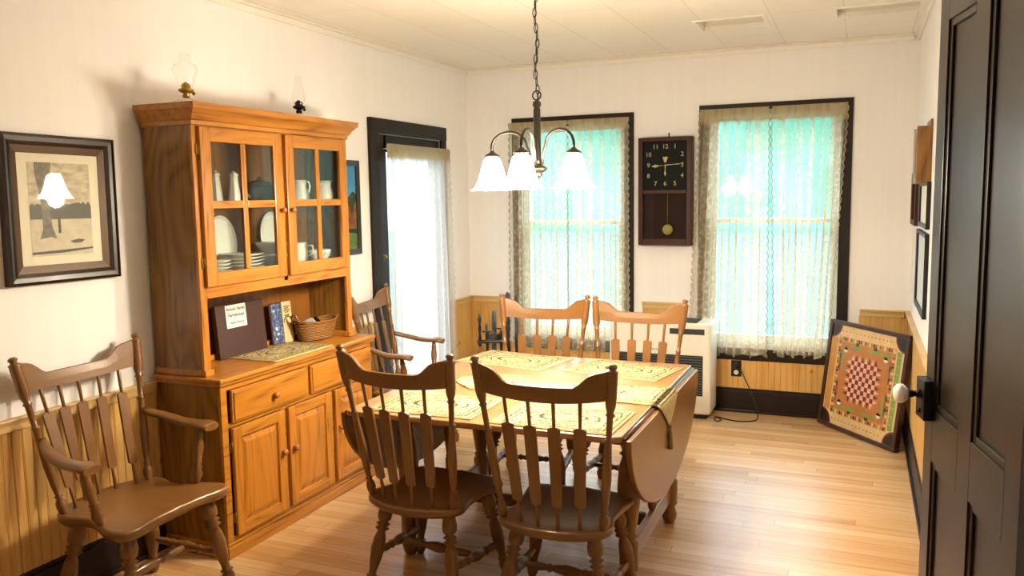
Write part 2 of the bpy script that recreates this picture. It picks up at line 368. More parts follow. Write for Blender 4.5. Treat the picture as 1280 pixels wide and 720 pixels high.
def text_obj(body, size, mat, M, name, parent, extr=.0006, bold=0.0, shear=0.0, spacing=1.0):
    cu = bpy.data.curves.new(name, 'FONT'); cu.body = body; cu.size = size; cu.extrude = extr; cu.align_x = 'CENTER'; cu.align_y = 'CENTER'
    cu.offset = bold; cu.shear = shear; cu.space_character = spacing; cu.resolution_u = 3
    tmp = bpy.data.objects.new('tmp', cu); COL.objects.link(tmp)
    bpy.context.view_layer.update()
    me = bpy.data.meshes.new_from_object(tmp.evaluated_get(bpy.context.evaluated_depsgraph_get()))
    bpy.data.objects.remove(tmp); me.name = name; me.transform(M); me.materials.clear(); me.materials.append(MAT[mat])
    o = bpy.data.objects.new(name, me); COL.objects.link(o); o.parent = parent; return o
def text_mesh(body, size, M, **k):
    """returns list of faces verts to merge in an MB"""
    cu = bpy.data.curves.new('t', 'FONT'); cu.body = body; cu.size = size; cu.extrude = .0004; cu.align_x = 'CENTER'; cu.align_y = 'CENTER'
    cu.resolution_u = 3
    tmp = bpy.data.objects.new('tmp', cu); COL.objects.link(tmp); bpy.context.view_layer.update()
    me = bpy.data.meshes.new_from_object(tmp.evaluated_get(bpy.context.evaluated_depsgraph_get())); bpy.data.objects.remove(tmp)
    me.transform(M); return me
def frame_matrix(o, ex, ey, ez):
    M = Matrix((Vector(ex), Vector(ey), Vector(ez))).transposed().to_4x4(); M.translation = Vector(o); return M

# ------------------------------------------------------------------ ROOM
W, H, HR, YR = 3.398, 2.704, .82, -7.0          # right wall, ceiling, chair rail, rear wall
WT = .14
# floor
f = MB(); f.box(-WT, W+WT+.1, YR-WT, WT, -.1, 0); struct(f.build('floor', 'floor'))
# ceiling with two recessed openings
openings = [(2.095, 2.485, -1.10, -.79), (2.90, 3.34, -1.09, -.84)]
def holed(mb, u0, u1, v0, v1, holes, put):
    us = sorted({u0, u1, *[h[0] for h in holes], *[h[1] for h in holes]}); vs = sorted({v0, v1, *[h[2] for h in holes], *[h[3] for h in holes]})
    for a, b in zip(us, us[1:]):
        for c, d in zip(vs, vs[1:]):
            if any(h[0] <= a and b <= h[1] and h[2] <= c and d <= h[3] for h in holes): continue
            put(mb, a, b, c, d)
def ceiling_mat():
    m, t, b = newmat('ceiling_panels'); N = t.nodes.new; L = t.links.new
    tc = N('ShaderNodeTexCoord'); mp = N('ShaderNodeMapping'); mp.inputs['Location'].default_value = (.14, .3, 0); L(tc.outputs['Object'], mp.inputs[0])
    mp.inputs['Rotation'].default_value = (0, 0, pi/2)
    br = N('ShaderNodeTexBrick'); br.inputs['Scale'].default_value = 1; br.inputs['Brick Width'].default_value = 1.22; br.inputs['Row Height'].default_value = .405
    br.offset = .5; br.inputs['Mortar Size'].default_value = .0022; br.inputs['Color1'].default_value = lin('#f3eee4'); br.inputs['Color2'].default_value = lin('#f1ebe1'); br.inputs['Mortar'].default_value = lin('#d6ccba')
    L(mp.outputs[0], br.inputs['Vector']); L(br.outputs['Color'], b.inputs['Base Color']); b.inputs['Roughness'].default_value = .6; return m
c = MB(); holed(c, -WT, W+WT+.1, YR-WT, WT, openings, lambda mb, a, b, c_, d: mb.box(a, b, c_, d, H, H+.02))
ce = struct(c.build('ceiling', ceiling_mat()))
for i, (a, b, c0, d) in enumerate(openings):
    r = MB(); t_ = .015
    r.box(a-t_, a, c0-t_, d+t_, H+.021, H+.14); r.box(b, b+t_, c0-t_, d+t_, H+.021, H+.14); r.box(a, b, c0-t_, c0, H+.021, H+.14); r.box(a, b, d, d+t_, H+.021, H+.14); r.box(a-t_, b+t_, c0-t_, d+t_, H+.14, H+.155)
    r.box(a+.004, b-.004, (c0+d)/2+.02, (c0+d)/2+.026, H+.128, H+.139)
    r.build('ceiling_recess', 'ceil', ce)
    fr = MB(); w_ = .02
    fr.box(a-w_, b+w_, c0-w_, c0, H-.008, H-.0005); fr.box(a-w_, b+w_, d, d+w_, H-.008, H-.0005); fr.box(a-w_, a, c0, d, H-.008, H-.0005); fr.box(b, b+w_, c0, d, H-.008, H-.0005)
    fr.build('recess_frame', 'cornice', ce)
# openings in walls
WIN = [(.44, 1.40, .50, 2.255), (1.96, 2.965, .50, 2.275)]      # x0,x1,z0,z1 rough openings
DOOR = (-1.44, -.50, 0, 2.10)                                  # y0,y1,z0,z1 in left wall
b = MB(); holed(b, -WT, W+WT, 0, H, WIN, lambda mb, a, b_, c_, d: mb.box(a, b_, 0, WT, c_, d)); wb = struct(b.build('wall_back', 'wall'))
b = MB(); holed(b, YR, 0, 0, H, [DOOR], lambda mb, a, b_, c_, d: mb.box(-WT, 0, a, b_, c_, d)); wl = struct(b.build('wall_left', 'wall'))
RD = (-4.93, -3.78, 0, 2.45)
b = MB(); holed(b, YR, 0, 0, H, [RD], lambda mb, a, b_, c_, d: mb.box(W, W+WT, a, b_, c_, d)); b.box(W+WT, W+WT+.1, RD[0]-.05, RD[1]+.05, 0, RD[3]+.05); wr = struct(b.build('wall_right', 'wall'))
b = MB(); b.box(-WT, W+WT, YR-WT, YR, 0, H); struct(b.build('wall_rear', basic('rear_wall_low_bounce', '#6a5c4c', .8)))  # unseen wall, colour chosen dark to cut bounce light on the near chairs
# wainscot boards (profile with V grooves and beads) along an axis
def boards(mb, axis, a, b, z0, z1, face, out, w=.088):
    """strips on plane; face=coordinate of wall plane, out=+1/-1 direction into the room"""
    n = max(1, round((b-a)/w)); w = (b-a)/n; t = .012
    prof = []
    for i in range(n):
        s0 = a+i*w
        prof += [(s0, t*.62), (s0+.003, t), (s0+w*.5-.006, t), (s0+w*.5-.003, t*.8), (s0+w*.5, t), (s0+w*.5+.003, t*.8), (s0+w*.5+.006, t), (s0+w-.003, t)]
    prof.append((b, t*.62)); lo = []; hi = []; lo0 = []; hi0 = []
    def P(u, d, z): return (u, face+out*d, z) if axis == 'x' else (face+out*d, u, z)
    for u, d in prof: lo.append(mb.bm.verts.new(P(u, d, z0))); hi.append(mb.bm.verts.new(P(u, d, z1)))
    for i in range(len(prof)-1): mb._faces([mb.bm.faces.new((lo[i], lo[i+1], hi[i+1], hi[i]))])
    bl = [mb.bm.verts.new(P(a, .0005, z0)), mb.bm.verts.new(P(b, .0005, z0)), mb.bm.verts.new(P(b, .0005, z1)), mb.bm.verts.new(P(a, .0005, z1))]
    mb._faces([mb.bm.faces.new(bl), mb.bm.faces.new((bl[0], bl[3], hi[0], lo[0])), mb.bm.faces.new((bl[1], lo[-1], hi[-1], bl[2]))])
    mb._faces([mb.bm.faces.new([bl[3], bl[2]]+hi[::-1]), mb.bm.faces.new([bl[0]]+lo+[bl[1]])])
ZB = .185
k = MB(); boards(k, 'x', 0.013, .335, ZB, HR-.045, 0, -1); boards(k, 'x', .335, 1.50, ZB, .44, 0, -1); boards(k, 'x', 1.50, 1.85, ZB, HR-.045, 0, -1)
boards(k, 'x', 1.85, 3.07, ZB, .44, 0, -1); boards(k, 'x', 3.07, W-.013, ZB, HR-.045, 0, -1); o = k.build('wainscot', 'pine', wb)
k = MB(); boards(k, 'y', YR, DOOR[0]-.12, ZB, HR-.045, 0, 1); boards(k, 'y', DOOR[1]+.09, 0, ZB, HR-.045, 0, 1); k.build('wainscot', 'pine', wl)
k = MB(); boards(k, 'y', -3.76, 0, ZB, HR-.045, W, -1); boards(k, 'y', YR, RD[0]-.05, ZB, HR-.045, W, -1); k.build('wainscot', 'pine', wr)
def rail(i, axis, a, b, face, out):
    r = MB()
    for d0, z0, z1 in ((.034, HR-.012, HR), (.022, HR-.05, HR-.012), (.026, HR-.022, HR-.012)):
        if axis == 'x': r.box(a, b, *sorted((face, face+out*d0)), z0, z1)
        else: r.box(*sorted((face, face+out*d0)), a, b, z0, z1)
    struct(r.build('trim_%d' % i, 'pine_rail_x' if axis == 'x' else 'pine_rail', bevel=.002))
rail(1, 'x', .036, .33, 0, -1); rail(2, 'x', 1.50, 1.85, 0, -1); rail(3, 'x', 3.075, W-.036, 0, -1)
rail(4, 'y', YR, DOOR[0]-.13, 0, 1); rail(5, 'y', DOOR[1]+.10, 0, 0, 1); rail(6, 'y', -3.76, 0, W, -1); rail(7, 'y', YR, RD[0]-.05, W, -1)
def bboard(side, segs):
    r = MB()
    for axis, a, b, face, out in segs:
        for d0, z0, z1 in ((.020, 0, .165), (.014, .165, ZB), (.034, 0, .02)):
            if axis == 'x': r.box(a, b, *sorted((face, face+out*d0)), z0, z1)
            else: r.box(*sorted((face, face+out*d0)), a, b, z0, z1)
    struct(r.build('baseboard_'+side, 'darktrim', bevel=.003))
bboard('back', [('x', .036, W-.036, 0, -1)])
bboard('left', [('y', YR, DOOR[0]-.12, 0, 1), ('y', DOOR[1]+.09, 0, 0, 1)])
bboard('right', [('y', -3.76, 0, W, -1), ('y', YR, RD[0]-.05, W, -1)])
# cornice
cn = MB(); s_ = .035
for (a, b_) in (((0, 0), (W, 0)),):
    pass
cn.box(s_, W-s_, -s_, 0, H-.012, H-.0005); cn.box(s_, W-s_, -.016, 0, H-.045, H-.012)
cn.box(0, s_, YR, 0, H-.012, H-.0005); cn.box(0, .016, YR, 0, H-.045, H-.012)
cn.box(W-s_, W, YR, 0, H-.012, H-.0005); cn.box(W-.016, W, YR, 0, H-.045, H-.012)
struct(cn.build('trim_8', 'cornice', bevel=.004))

# windows
def window(i, x0, x1, z0, z1):
    root = bpy.data.objects.new('window_%d' % i, None); COL.objects.link(root); root.location = ((x0+x1)/2, 0, z0); struct(root)
    inv = Matrix.Translation(-root.location)
    def put(mb, name, mat, bev=.002):
        o = mb.build(name, mat, root, bevel=bev); o.data.transform(inv); return o
    cw = .075
    c = MB(); c.box(x0-.03, x0+cw-.03, -.018, -.0005, z0-.03, z1+.01); c.box(x1-cw+.03, x1+.03, -.018, -.0005, z0-.03, z1+.01); c.box(x0-.03, x1+.03, -.020, -.0005, z1-.05, z1+.03)
    c.box(x0-.04, x1+.04, -.026, -.0005, z0-.045, z0-.01); c.box(x0-.03, x1+.03, -.018, -.0005, z0-.10, z0-.045)
    put(c, 'window_casing', 'darktrim')
    j = MB(); e = .0008
    j.box(x0+e, x0+.03, e, WT-e, z0+e, z1-e); j.box(x1-.03, x1-e, e, WT-e, z0+e, z1-e); j.box(x0+.03, x1-.03, e, WT-e, z1-.03, z1-e); j.box(x0+.03, x1-.03, e, WT-e, z0+e, z0+.03)
    put(j, 'window_frame', 'sash')
    zm = (z0+z1)/2+.06; a0, a1 = x0+.031, x1-.031
    for nm, y, zz0, zz1 in (('sash', .035, z0+.031, zm+.015), ('sash', .075, zm-.015, z1-.031)):
        s = MB(); w = .068
        s.box(a0, a0+w, y, y+.035, zz0, zz1); s.box(a1-w, a1, y, y+.035, zz0, zz1); lo_ = .03 if zz0 > z0+.1 else .06; hi_ = .03 if zz1 < z1-.1 else .054; s.box(a0+w, a1-w, y, y+.035, zz0, zz0+lo_); s.box(a0+w, a1-w, y, y+.035, zz1-hi_, zz1)
        so = put(s, nm, 'sash')
        g = MB(); g.box(a0+w, a1-w, y+.016, y+.020, zz0+lo_, zz1-hi_)
        go = g.build('pane', 'winglass', so); go.data.transform(inv)
for i, w in enumerate(WIN): window(i+1, *w)

# curtains --------------------------------------------------------
def curtain(name, label, axis, a, b, off, out, zt, zb, period, amp, mat, group=None, scal=(True, True), flare=0.0, drop=None, ph=0.0, seed=1, shift=0.0, shift0=0.0):
    rnd = random.Random(seed)
    bm = bmesh.new(); uvl = bm.loops.layers.uv.new('uv')
    fabric = (b-a)*1.9; nu = int((b-a)/period*14); nv = 190; rows = []
    wob = [rnd.uniform(-.35, .35) for _ in range(200)]
    for j in range(nv+1):
        v = j/nv; z = zt+(zb-zt)*v; row = []
        for i in range(nu+1):
            u = i/nu; s = a+(b-a)*u
            idx = (b-a)*u/period; kk = int(idx); fr_ = idx-kk
            phz = 2*pi*idx+ph+(wob[kk]*(1-fr_)+wob[kk+1]*fr_)*2
            am = amp*(.35+.65*min(1, v*2.2))
            if v < .035: am *= .5
            s2 = s+period/5.5*sin(2*phz)*min(1, .35+v)*min(1, 8*u, 8*(1-u))+(u-.5)*flare*max(0, v-.05)+shift*v*u+shift0*v*(1-u)**2
            dd = am*(1+sin(phz)+.35*sin(phz*.37+seed))
            zz = z
            if v > .96: zz = z+.035*abs(sin(pi*idx*.9+seed))*(v-.96)/.04
            # scalloped vertical edges
            if scal[0] and i == 0: s2 -= .013*abs(sin(z*pi/.058))
            if scal[1] and i == nu: s2 += .013*abs(sin(z*pi/.058))
            if drop: zz += drop(u)*v
            p = (s2, off+out*dd, zz) if axis == 'x' else (off+out*dd, s2, zz)
            row.append((bm.verts.new(p), (fabric*u, z)))
        rows.append(row)
    for j in range(nv):
        for i in range(nu):
            q = (rows[j][i], rows[j][i+1], rows[j+1][i+1], rows[j+1][i])
            f = bm.faces.new([t[0] for t in q]); f.smooth = True
            for l, t in zip(f.loops, q): l[uvl].uv = t[1]
    me = bpy.data.meshes.new(name); bm.to_mesh(me); bm.free(); me.materials.append(MAT[mat])
    o = bpy.data.objects.new(name, me); COL.objects.link(o); rebase(o, ((a+b)/2, off, zb) if axis == 'x' else (off, (a+b)/2, zb))
    for side, idx_ in ((0, 0), (1, -1)):
        if not scal[side] or mat == 'lace_door': continue
        e_ = MB(); e_.tube([(o.data.vertices[j*(nu+1)+(idx_ % (nu+1))].co) for j in range(nv+1)], .0028, 5); e_.build('scalloped_trim', 'trimthread', o)
    tag(o, label, 'curtain', group); return o
def rod(label, p0, p1, d):
    r = MB(); r.tube([p0, p1], .004); m_ = Vector(p0).lerp(Vector(p1), .5)
    e0, e1 = Vector(p0), Vector(p1); dv = Vector(d)
    r.tube([e0, e0-dv], .005); r.tube([e1, e1-dv], .005)
    o = r.build('curtain_rod', 'white'); rebase(o, m_); tag(o, label, 'curtain rod'); return o
rod('thin curtain rod across the top of the window left of the clock', (.425, -.026, 2.225), (1.37, -.026, 2.225), (0, -.024, 0))
rod('thin curtain rod across the top of the window right of the clock', (1.955, -.026, 2.250), (2.945, -.026, 2.250), (0, -.024, 0))
rod('thin curtain rod across the top of the dark glazed door', (.062, -1.37, 1.995), (.062, -.50, 1.995), (.050, 0, 0))
LG = 'lace curtain panels'
curtain('lace_curtain', 'cream lace curtain, left half of the window left of the clock', 'x', .400, .885, -.034, -1, 2.25, .38, .095, .010, 'lace', scal=(True, True), seed=3, flare=.02)
curtain('lace_curtain', 'cream lace curtain, right half of the window left of the clock', 'x', .915, 1.385, -.034, -1, 2.25, .38, .090, .010, 'lace', scal=(True, True), seed=5, flare=.03)
curtain('lace_curtain', 'cream lace curtain, left half of the window above the power socket', 'x', 1.945, 2.428, -.034, -1, 2.272, .42, .100, .011, 'lace', scal=(True, True), seed=8, flare=.02, shift0=-.06)
curtain('lace_curtain', 'cream lace curtain, right half of the window, hanging down behind the game board', 'x', 2.458, 2.955, -.034, -1, 2.272, .44, .105, .009, 'lace', scal=(True, True), seed=11, flare=-.10, shift=-.05)
curtain('lace_curtain', 'long white lace curtain over the glazed door beside the oak hutch', 'y', -1.405, -.475, .070, 1, 2.03, .12, .085, .014, 'lace_door', scal=(True, True), seed=13, flare=.08)

# glazed door in the left wall
y0, y1, z0, z1 = DOOR
d1 = bpy.data.objects.new('door_1', None); COL.objects.link(d1); d1.location = (0, (y0+y1)/2, 0); struct(d1); inv = Matrix.Translation(-d1.location)
c = MB(); c.box(.0005, .022, y0-.10, y0+.01, 0, z1+.0); c.box(.0005, .022, y1-.01, y1+.07, 0, z1); c.box(.0005, .026, y0-.10, y1+.07, z1-.0, z1+.10)
c.build('door_casing', 'darktrim', d1, bevel=.003).data.transform(inv)
c = MB(); c.box(-.05, -.005, y0+.005, y0+.14, .01, z1-.005); c.box(-.05, -.005, y1-.11, y1-.005, .01, z1-.005); c.box(-.05, -.005, y0+.11, y1-.11, z1-.12, z1-.005); c.box(-.05, -.005, y0+.11, y1-.11, .01, .25)
do = c.build('door_leaf', 'darktrim', d1, bevel=.003); do.data.transform(inv)
c = MB(); c.box(-.03, -.025, y0+.11, y1-.11, .25, z1-.12); c.build('pane', 'winglass', do).data.transform(inv)
c = MB(); c.sphere((.02, y0+.055, 1.25), .012, 10); c.box(-.005, .012, y0+.035, y0+.08, 1.235, 1.265); c.build('door_latch', 'brass', do).data.transform(inv)
# outside ground
g = MB(); g.box(-30, 40, -30, 40, -.6, -.5); struct(g.build('ground', basic('pale_lawn', (.020, .068, .06), .9, noise=.35, nscale=1.2)))

# big dark panelled door, open, near the camera
ang = radians(11.0); dd = Vector((sin(ang), -cos(ang), 0)); nn = Vector((-dd.y, dd.x, 0))*-1   # nn points into the room (-x)
if nn.x > 0: nn = -nn
DO = Vector((3.279, -3.342, .012)); DW, DH, DT = .80, 2.40, .04
d2 = bpy.data.objects.new('door_2', None); COL.objects.link(d2); struct(d2)
d2.matrix_world = frame_matrix(DO, dd, -nn, (0, 0, 1))    # local x along leaf, y away from the room, z up
st = [(0, .085), (.335, .445), (.70, .80)]; rl = [(0, .22), (.775, .945), (2.16, 2.40)]
c = MB()
for a, b_ in st: c.box(a, b_, 0, DT, 0, DH)
for a, b_ in rl:
    for (p, q) in ((.085, .335), (.445, .70)): c.box(p, q, 0, DT, a, b_)
leaf = c.build('door_leaf', 'doorpaint', d2, bevel=.0015)
for (a, b_) in ((.085, .335), (.445, .70)):
    for (p, q) in ((.22, .775), (.945, 2.16)):
        c = MB(); c.box(a, b_, .014, DT-.014, p, q)
        e = .022                                              # moulding ring
        M0 = Matrix()
        for (u0, u1, v0, v1) in ((a, a+e, p, q), (b_-e, b_, p, q), (a+e, b_-e, p, p+e), (a+e, b_-e, q-e, q)):
            c.box(u0, u1, .006, .0139, v0, v1)
        c.build('door_panel', 'doorpaint', leaf, bevel=.002)
c = MB(); c.box(.004, .088, -.028, -.0005, .905, 1.035); c.box(-.004, .004, -.028, .03, .905, 1.035); c.sphere((.045, -.030, .985), .016, 10); c.sphere((.045, -.030, .93), .008, 8)
lk = c.build('rim_lock', 'blackmetal', leaf, bevel=.003)
c = MB(); c.lathe([(.011, 0), (.009, .5), (.013, .6), (.012, 1)], (.045, -.03, .985), (.045, -.068, .985), 12); c.build('knob_spindle', 'blackmetal', leaf)
c = MB(); c.lathe([(.012, 0), (.020, .08), (.030, .3), (.033, .5), (.029, .75), (.017, .94), (.003, 1)], (.045, -.066, .985), (.045, -.112, .985), 20); c.build('door_knob', 'porcelain', leaf)

# ------------------------------------------------------------------ HUTCH
hy0, hy1 = -3.468, -2.215; CT = .855
hutch = thing('china_hutch', 'large golden oak china hutch with glazed doors against the white wall', 'cabinet', (.2, (hy0+hy1)/2, 0))
hinv = Matrix.Translation(-Vector(hutch.location))
def hp(mb, name, mat, bev=.002, parent=hutch):
    o = mb.build(name, mat, parent, bevel=bev); o.data.transform(hinv); return o
HB = .024                                                      # back, clear of the wainscot
for q0, q1 in ((hy0, hy0+.02), (hy1-.02, hy1)):
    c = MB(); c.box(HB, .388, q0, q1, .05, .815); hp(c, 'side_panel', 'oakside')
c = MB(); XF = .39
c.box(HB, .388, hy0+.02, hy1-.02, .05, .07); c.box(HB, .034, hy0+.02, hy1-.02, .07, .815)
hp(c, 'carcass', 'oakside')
c = MB()                                                       # face frame
for a, b_ in ((hy0, hy0+.04), (hy1-.04, hy1)): c.box(.388, .405, a, b_, .05, .815)
for a, b_ in ((.05, .095), (.612, .634), (.79, .815)): c.box(.388, .404, hy0+.04, hy1-.04, a, b_)
for y in (-3.032, -2.63): c.box(.388, .4035, y-.018, y+.018, .095, .612)
c.box(.388, .4035, -2.835-.018, -2.835+.018, .634, .79)
hp(c, 'face_frame', 'oaky')
c = MB(); c.box(HB, .418, hy0-.012, hy1+.012, 0, .055); c.box(HB, .410, hy0-.006, hy1+.006, .055, .07); hp(c, 'plinth', 'oaky', .004)
c = MB(); c.box(HB, .430, hy0-.022, hy1+.022, .833, CT); c.box(HB, .418, hy0-.012, hy1+.012, .815, .833); hp(c, 'countertop', 'oaky', .006)
def knob(x, y, z, parent, r=.016):
    k = MB(); k.lathe([(r*.5, 0), (r*.45, .35), (r*1.0, .55), (r*1.05, .75), (r*.7, .95), (.002, 1)], (x, y, z), (x+.03, y, z), 14)
    return hp(k, 'knob', 'knob', 0, parent)
def hinge(x, y, z, parent):
    k = MB(); k.box(x, x+.006, y-.008, y+.006, z-.022, z+.022); k.tube([(x+.009, y+.003, z-.026), (x+.009, y+.003, z+.026)], .004)
    return hp(k, 'hinge', 'brass', 0, parent)
for (a, b_, ky) in ((-3.412, -2.852, -3.125), (-2.818, -2.250, -2.534)):
    c = MB(); c.box(.4045, .420, a, b_, .634, .788); c.box(.420, .426, a+.010, b_-.010, .644, .778); dr = hp(c, 'drawer', 'oaky', .004); knob(.426, ky, .705, dr)
def raised_door(a, b_, z0, z1, kside, hs):
    c = MB(); w = .052; X0, X1 = .4045, .424
    c.box(X0, X1, a, a+w, z0, z1); c.box(X0, X1, b_-w, b_, z0, z1)
    c.mi = 1; c.box(X0, X1, a+w, b_-w, z0, z0+w); c.box(X0, X1, a+w, b_-w, z1-w, z1); dr = hp(c, 'door', ['oakz', 'oaky'], .003)
    c = MB(); c.box(X0, X1-.012, a+w, b_-w, z0+w, z1-w)
    # raised field
    i0, i1 = .008, .034
    yy0, yy1, zz0, zz1 = a+w, b_-w, z0+w, z1-w
    o_ = [(X1-.0119, yy0+i0, zz0+i0), (X1-.0119, yy1-i0, zz0+i0), (X1-.0119, yy1-i0, zz1-i0), (X1-.0119, yy0+i0, zz1-i0)]
    n_ = [(X1-.002, yy0+i1, zz0+i1), (X1-.002, yy1-i1, zz0+i1), (X1-.002, yy1-i1, zz1-i1), (X1-.002, yy0+i1, zz1-i1)]
    ov = [c.bm.verts.new(p) for p in o_]; nv = [c.bm.verts.new(p) for p in n_]
    for k in range(4): c._faces([c.bm.faces.new((ov[k], ov[(k+1) % 4], nv[(k+1) % 4], nv[k]))])
    c._faces([c.bm.faces.new(nv), c.bm.faces.new(ov[::-1])])
    hp(c, 'door_panel', 'oakz', 0, dr)
    knob(X1, (b_-.027) if kside > 0 else (a+.027), z1-.21 if True else 0, dr)
    hy = a if hs < 0 else b_
    for z in (z0+.09, z1-.09): hinge(.405, hy-.004 if hs < 0 else hy+.004, z, dr)
raised_door(-3.418, -3.050, .095, .610, 1, -1); raised_door(-3.014, -2.650, .095, .610, -1, 1); raised_door(-2.612, -2.252, .095, .610, -1, 1)
# upper cabinet
uy0, uy1, UX = -3.462, -2.262, .298
c = MB(); pass
for q0, q1 in ((uy0, uy0+.02), (uy1-.02, uy1)):
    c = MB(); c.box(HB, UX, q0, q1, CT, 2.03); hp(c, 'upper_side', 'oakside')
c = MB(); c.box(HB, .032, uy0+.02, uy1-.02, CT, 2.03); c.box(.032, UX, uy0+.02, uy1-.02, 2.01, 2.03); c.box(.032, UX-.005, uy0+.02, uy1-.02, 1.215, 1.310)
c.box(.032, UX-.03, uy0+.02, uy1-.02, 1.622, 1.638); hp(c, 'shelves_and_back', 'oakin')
c = MB()
for a, b_ in ((uy0, uy0+.042), (uy1-.042, uy1)): c.box(UX, UX+.018, a, b_, CT+.001, 2.03)
c.box(UX, UX+.018, -2.868, -2.834, 1.24, 1.99); c.mi = 1; c.box(UX, UX+.018, uy0+.042, uy1-.042, 1.212, 1.272); c.box(UX, UX+.018, uy0+.042, uy1-.042, 1.975, 2.03); hp(c, 'upper_face_frame', ['oakz', 'oaky'])
c = MB()
for a, b_ in ((uy0-.006, uy0+.05), (uy1-.05, uy1+.006)): c.box(HB, UX+.03, a, b_, CT+.0005, CT+.030)
c.box(HB+.012, .07, uy0+.05, uy1-.05, CT+.0005, CT+.030); hp(c, 'foot_moulding', 'oaky', .004)
# crown: stepped profile around three sides
c = MB(); prof = [(0, 1.995), (.008, 1.998), (.010, 2.015), (.020, 2.022), (.030, 2.040), (.052, 2.062), (.060, 2.066), (.062, 2.092), (0, 2.092)]
def ring(o_, z): return [(HB, uy0-o_*.7, z), (UX+.018+o_, uy0-o_*.7, z), (UX+.018+o_, uy1+o_*.7, z), (HB, uy1+o_*.7, z)]
rv = [[c.bm.verts.new(p) for p in ring(o_, z)] for o_, z in prof]
for r0, r1 in zip(rv, rv[1:]):
    for k in range(3): c._faces([c.bm.faces.new((r0[k], r0[k+1], r1[k+1], r1[k]))])
c._faces([c.bm.faces.new(rv[-1])])
c._faces([c.bm.faces.new([r[0] for r in rv]), c.bm.faces.new([r[3] for r in rv][::-1])])
c.box(HB, UX+.018, uy0, uy1, 2.031, 2.085); hp(c, 'crown_moulding', 'oaky', 0)
def glass_door(a, b_, kside, hs):
    X0, X1 = UX+.0185, UX+.038; z0, z1 = 1.265, 1.99; w = .064
    c = MB(); c.box(X0, X1, a, a+w, z0, z1); c.box(X0, X1, b_-w, b_, z0, z1); ym = (a+b_)/2; c.box(X0, X1-.002, ym-.017, ym+.017, z0+w, z1-w)
    c.mi = 1; zm = 1.640; c.box(X0, X1, a+w, b_-w, z0, z0+w); c.box(X0, X1, a+w, b_-w, z1-w, z1)
    for p, q in ((a+w, ym-.017), (ym+.017, b_-w)): c.box(X0, X1-.002, p, q, zm-.018, zm+.018)
    d = hp(c, 'glazed_door', ['oakz', 'oaky'], .003)
    for p, q in ((a+w, ym-.017), (ym+.017, b_-w)):
        for r0, r1 in ((z0+w, zm-.018), (zm+.018, z1-w)):
            g = MB(); g.box(X0+.007, X0+.010, p, q, r0, r1); hp(g, 'pane', 'paneglass', 0, d)
    knob(X1, b_-.022 if kside > 0 else a+.022, 1.605, d, .014)
    for z in (z0+.11, z1-.10): hinge(X0, a-.004 if hs < 0 else b_+.004, z, d)
glass_door(-3.432, -2.868, 1, -1); glass_door(-2.834, -2.296, -1, 1)

# things inside the hutch
S1, S2 = 1.6385, 1.3105
def lathed(name, prof, loc, mat, label, cat, group=None, seg=24, h=1.0, extra=None):
    c = MB(); z = Vector((0, 0, h)); c.lathe(prof, (0, 0, 0), z, seg); o = c.build(name, mat)
    o.location = loc; tag(o, label, cat, group); return o
for y, lb in ((-3.200, 'tall white pointed salt tower, left of the pair on the upper shelf'), (-3.075, 'tall white pointed pepper tower, right of the pair on the upper shelf')):
    c = MB(); c.lathe([(.036, 0), (.034, .03), (.019, .82), (.023, .85), (.022, .90), (.006, .97), (.007, .99), (.001, 1)], (0, 0, 0), (0, 0, .165), 8, cap=True)
    for f_ in c.bm.faces: f_.smooth = False
    o = c.build('shaker_tower', 'china'); o.location = (.20, y, S1); tag(o, lb, 'shaker')
# napkin/cream small pot behind towers
t = thing('teapot', 'grey-blue lidded pot on the upper shelf behind the left glazed door', 'pot', (.18, -2.86, S1))
c = MB(); c.lathe([(.05, 0), (.075, .1), (.088, .5), (.085, .8), (.07, 1)], (0, 0, 0), (0, 0, .095), 24); c.build('body', 'greyglaze', t)
c = MB(); c.lathe([(.072, 0), (.068, .2), (.02, .6), (.008, .65), (.014, .85), (.002, 1)], (0, 0, .0955), (0, 0, .14), 20); c.build('lid', 'greyglaze', t)
c = MB(); c.tube([(0, -.075, .035), (0, -.11, .05), (0, -.125, .085)], [.014, .010, .007]); c.build('spout', 'greyglaze', t)
c = MB(); c.tube([(0, .08, .08), (0, .115, .075), (0, .12, .045), (0, .08, .025)], .006); c.build('handle', 'greyglaze', t)
def jug(y, hs, label, loc_x=.21, sc=1.1):
    t = thing('jug', label, 'jug', (loc_x, y, S1), 0, None)
    c = MB(); c.lathe([(.040*sc, 0), (.046*sc, .08), (.044*sc, .4), (.034*sc, .75), (.040*sc, 1), (.035*sc, .985), (.030*sc, .75), (.02, .5)], (0, 0, 0), (0, 0, .125), 24); c.build('body', 'china', t)
    c = MB(); pts = [(0, hs*.038, .095), (0, hs*.055, .118), (0, hs*.078, .118), (0, hs*.090, .095), (0, hs*.080, .060), (0, hs*.060, .035), (0, hs*.043, .022)]
    c.tube(pts, .0055); c.build('handle', 'china', t)
    return t
jug(-2.565, 1, 'white jug behind the right glazed door, handle turned right'); jug(-2.335, -1, 'white jug behind the right glazed door, handle turned left')
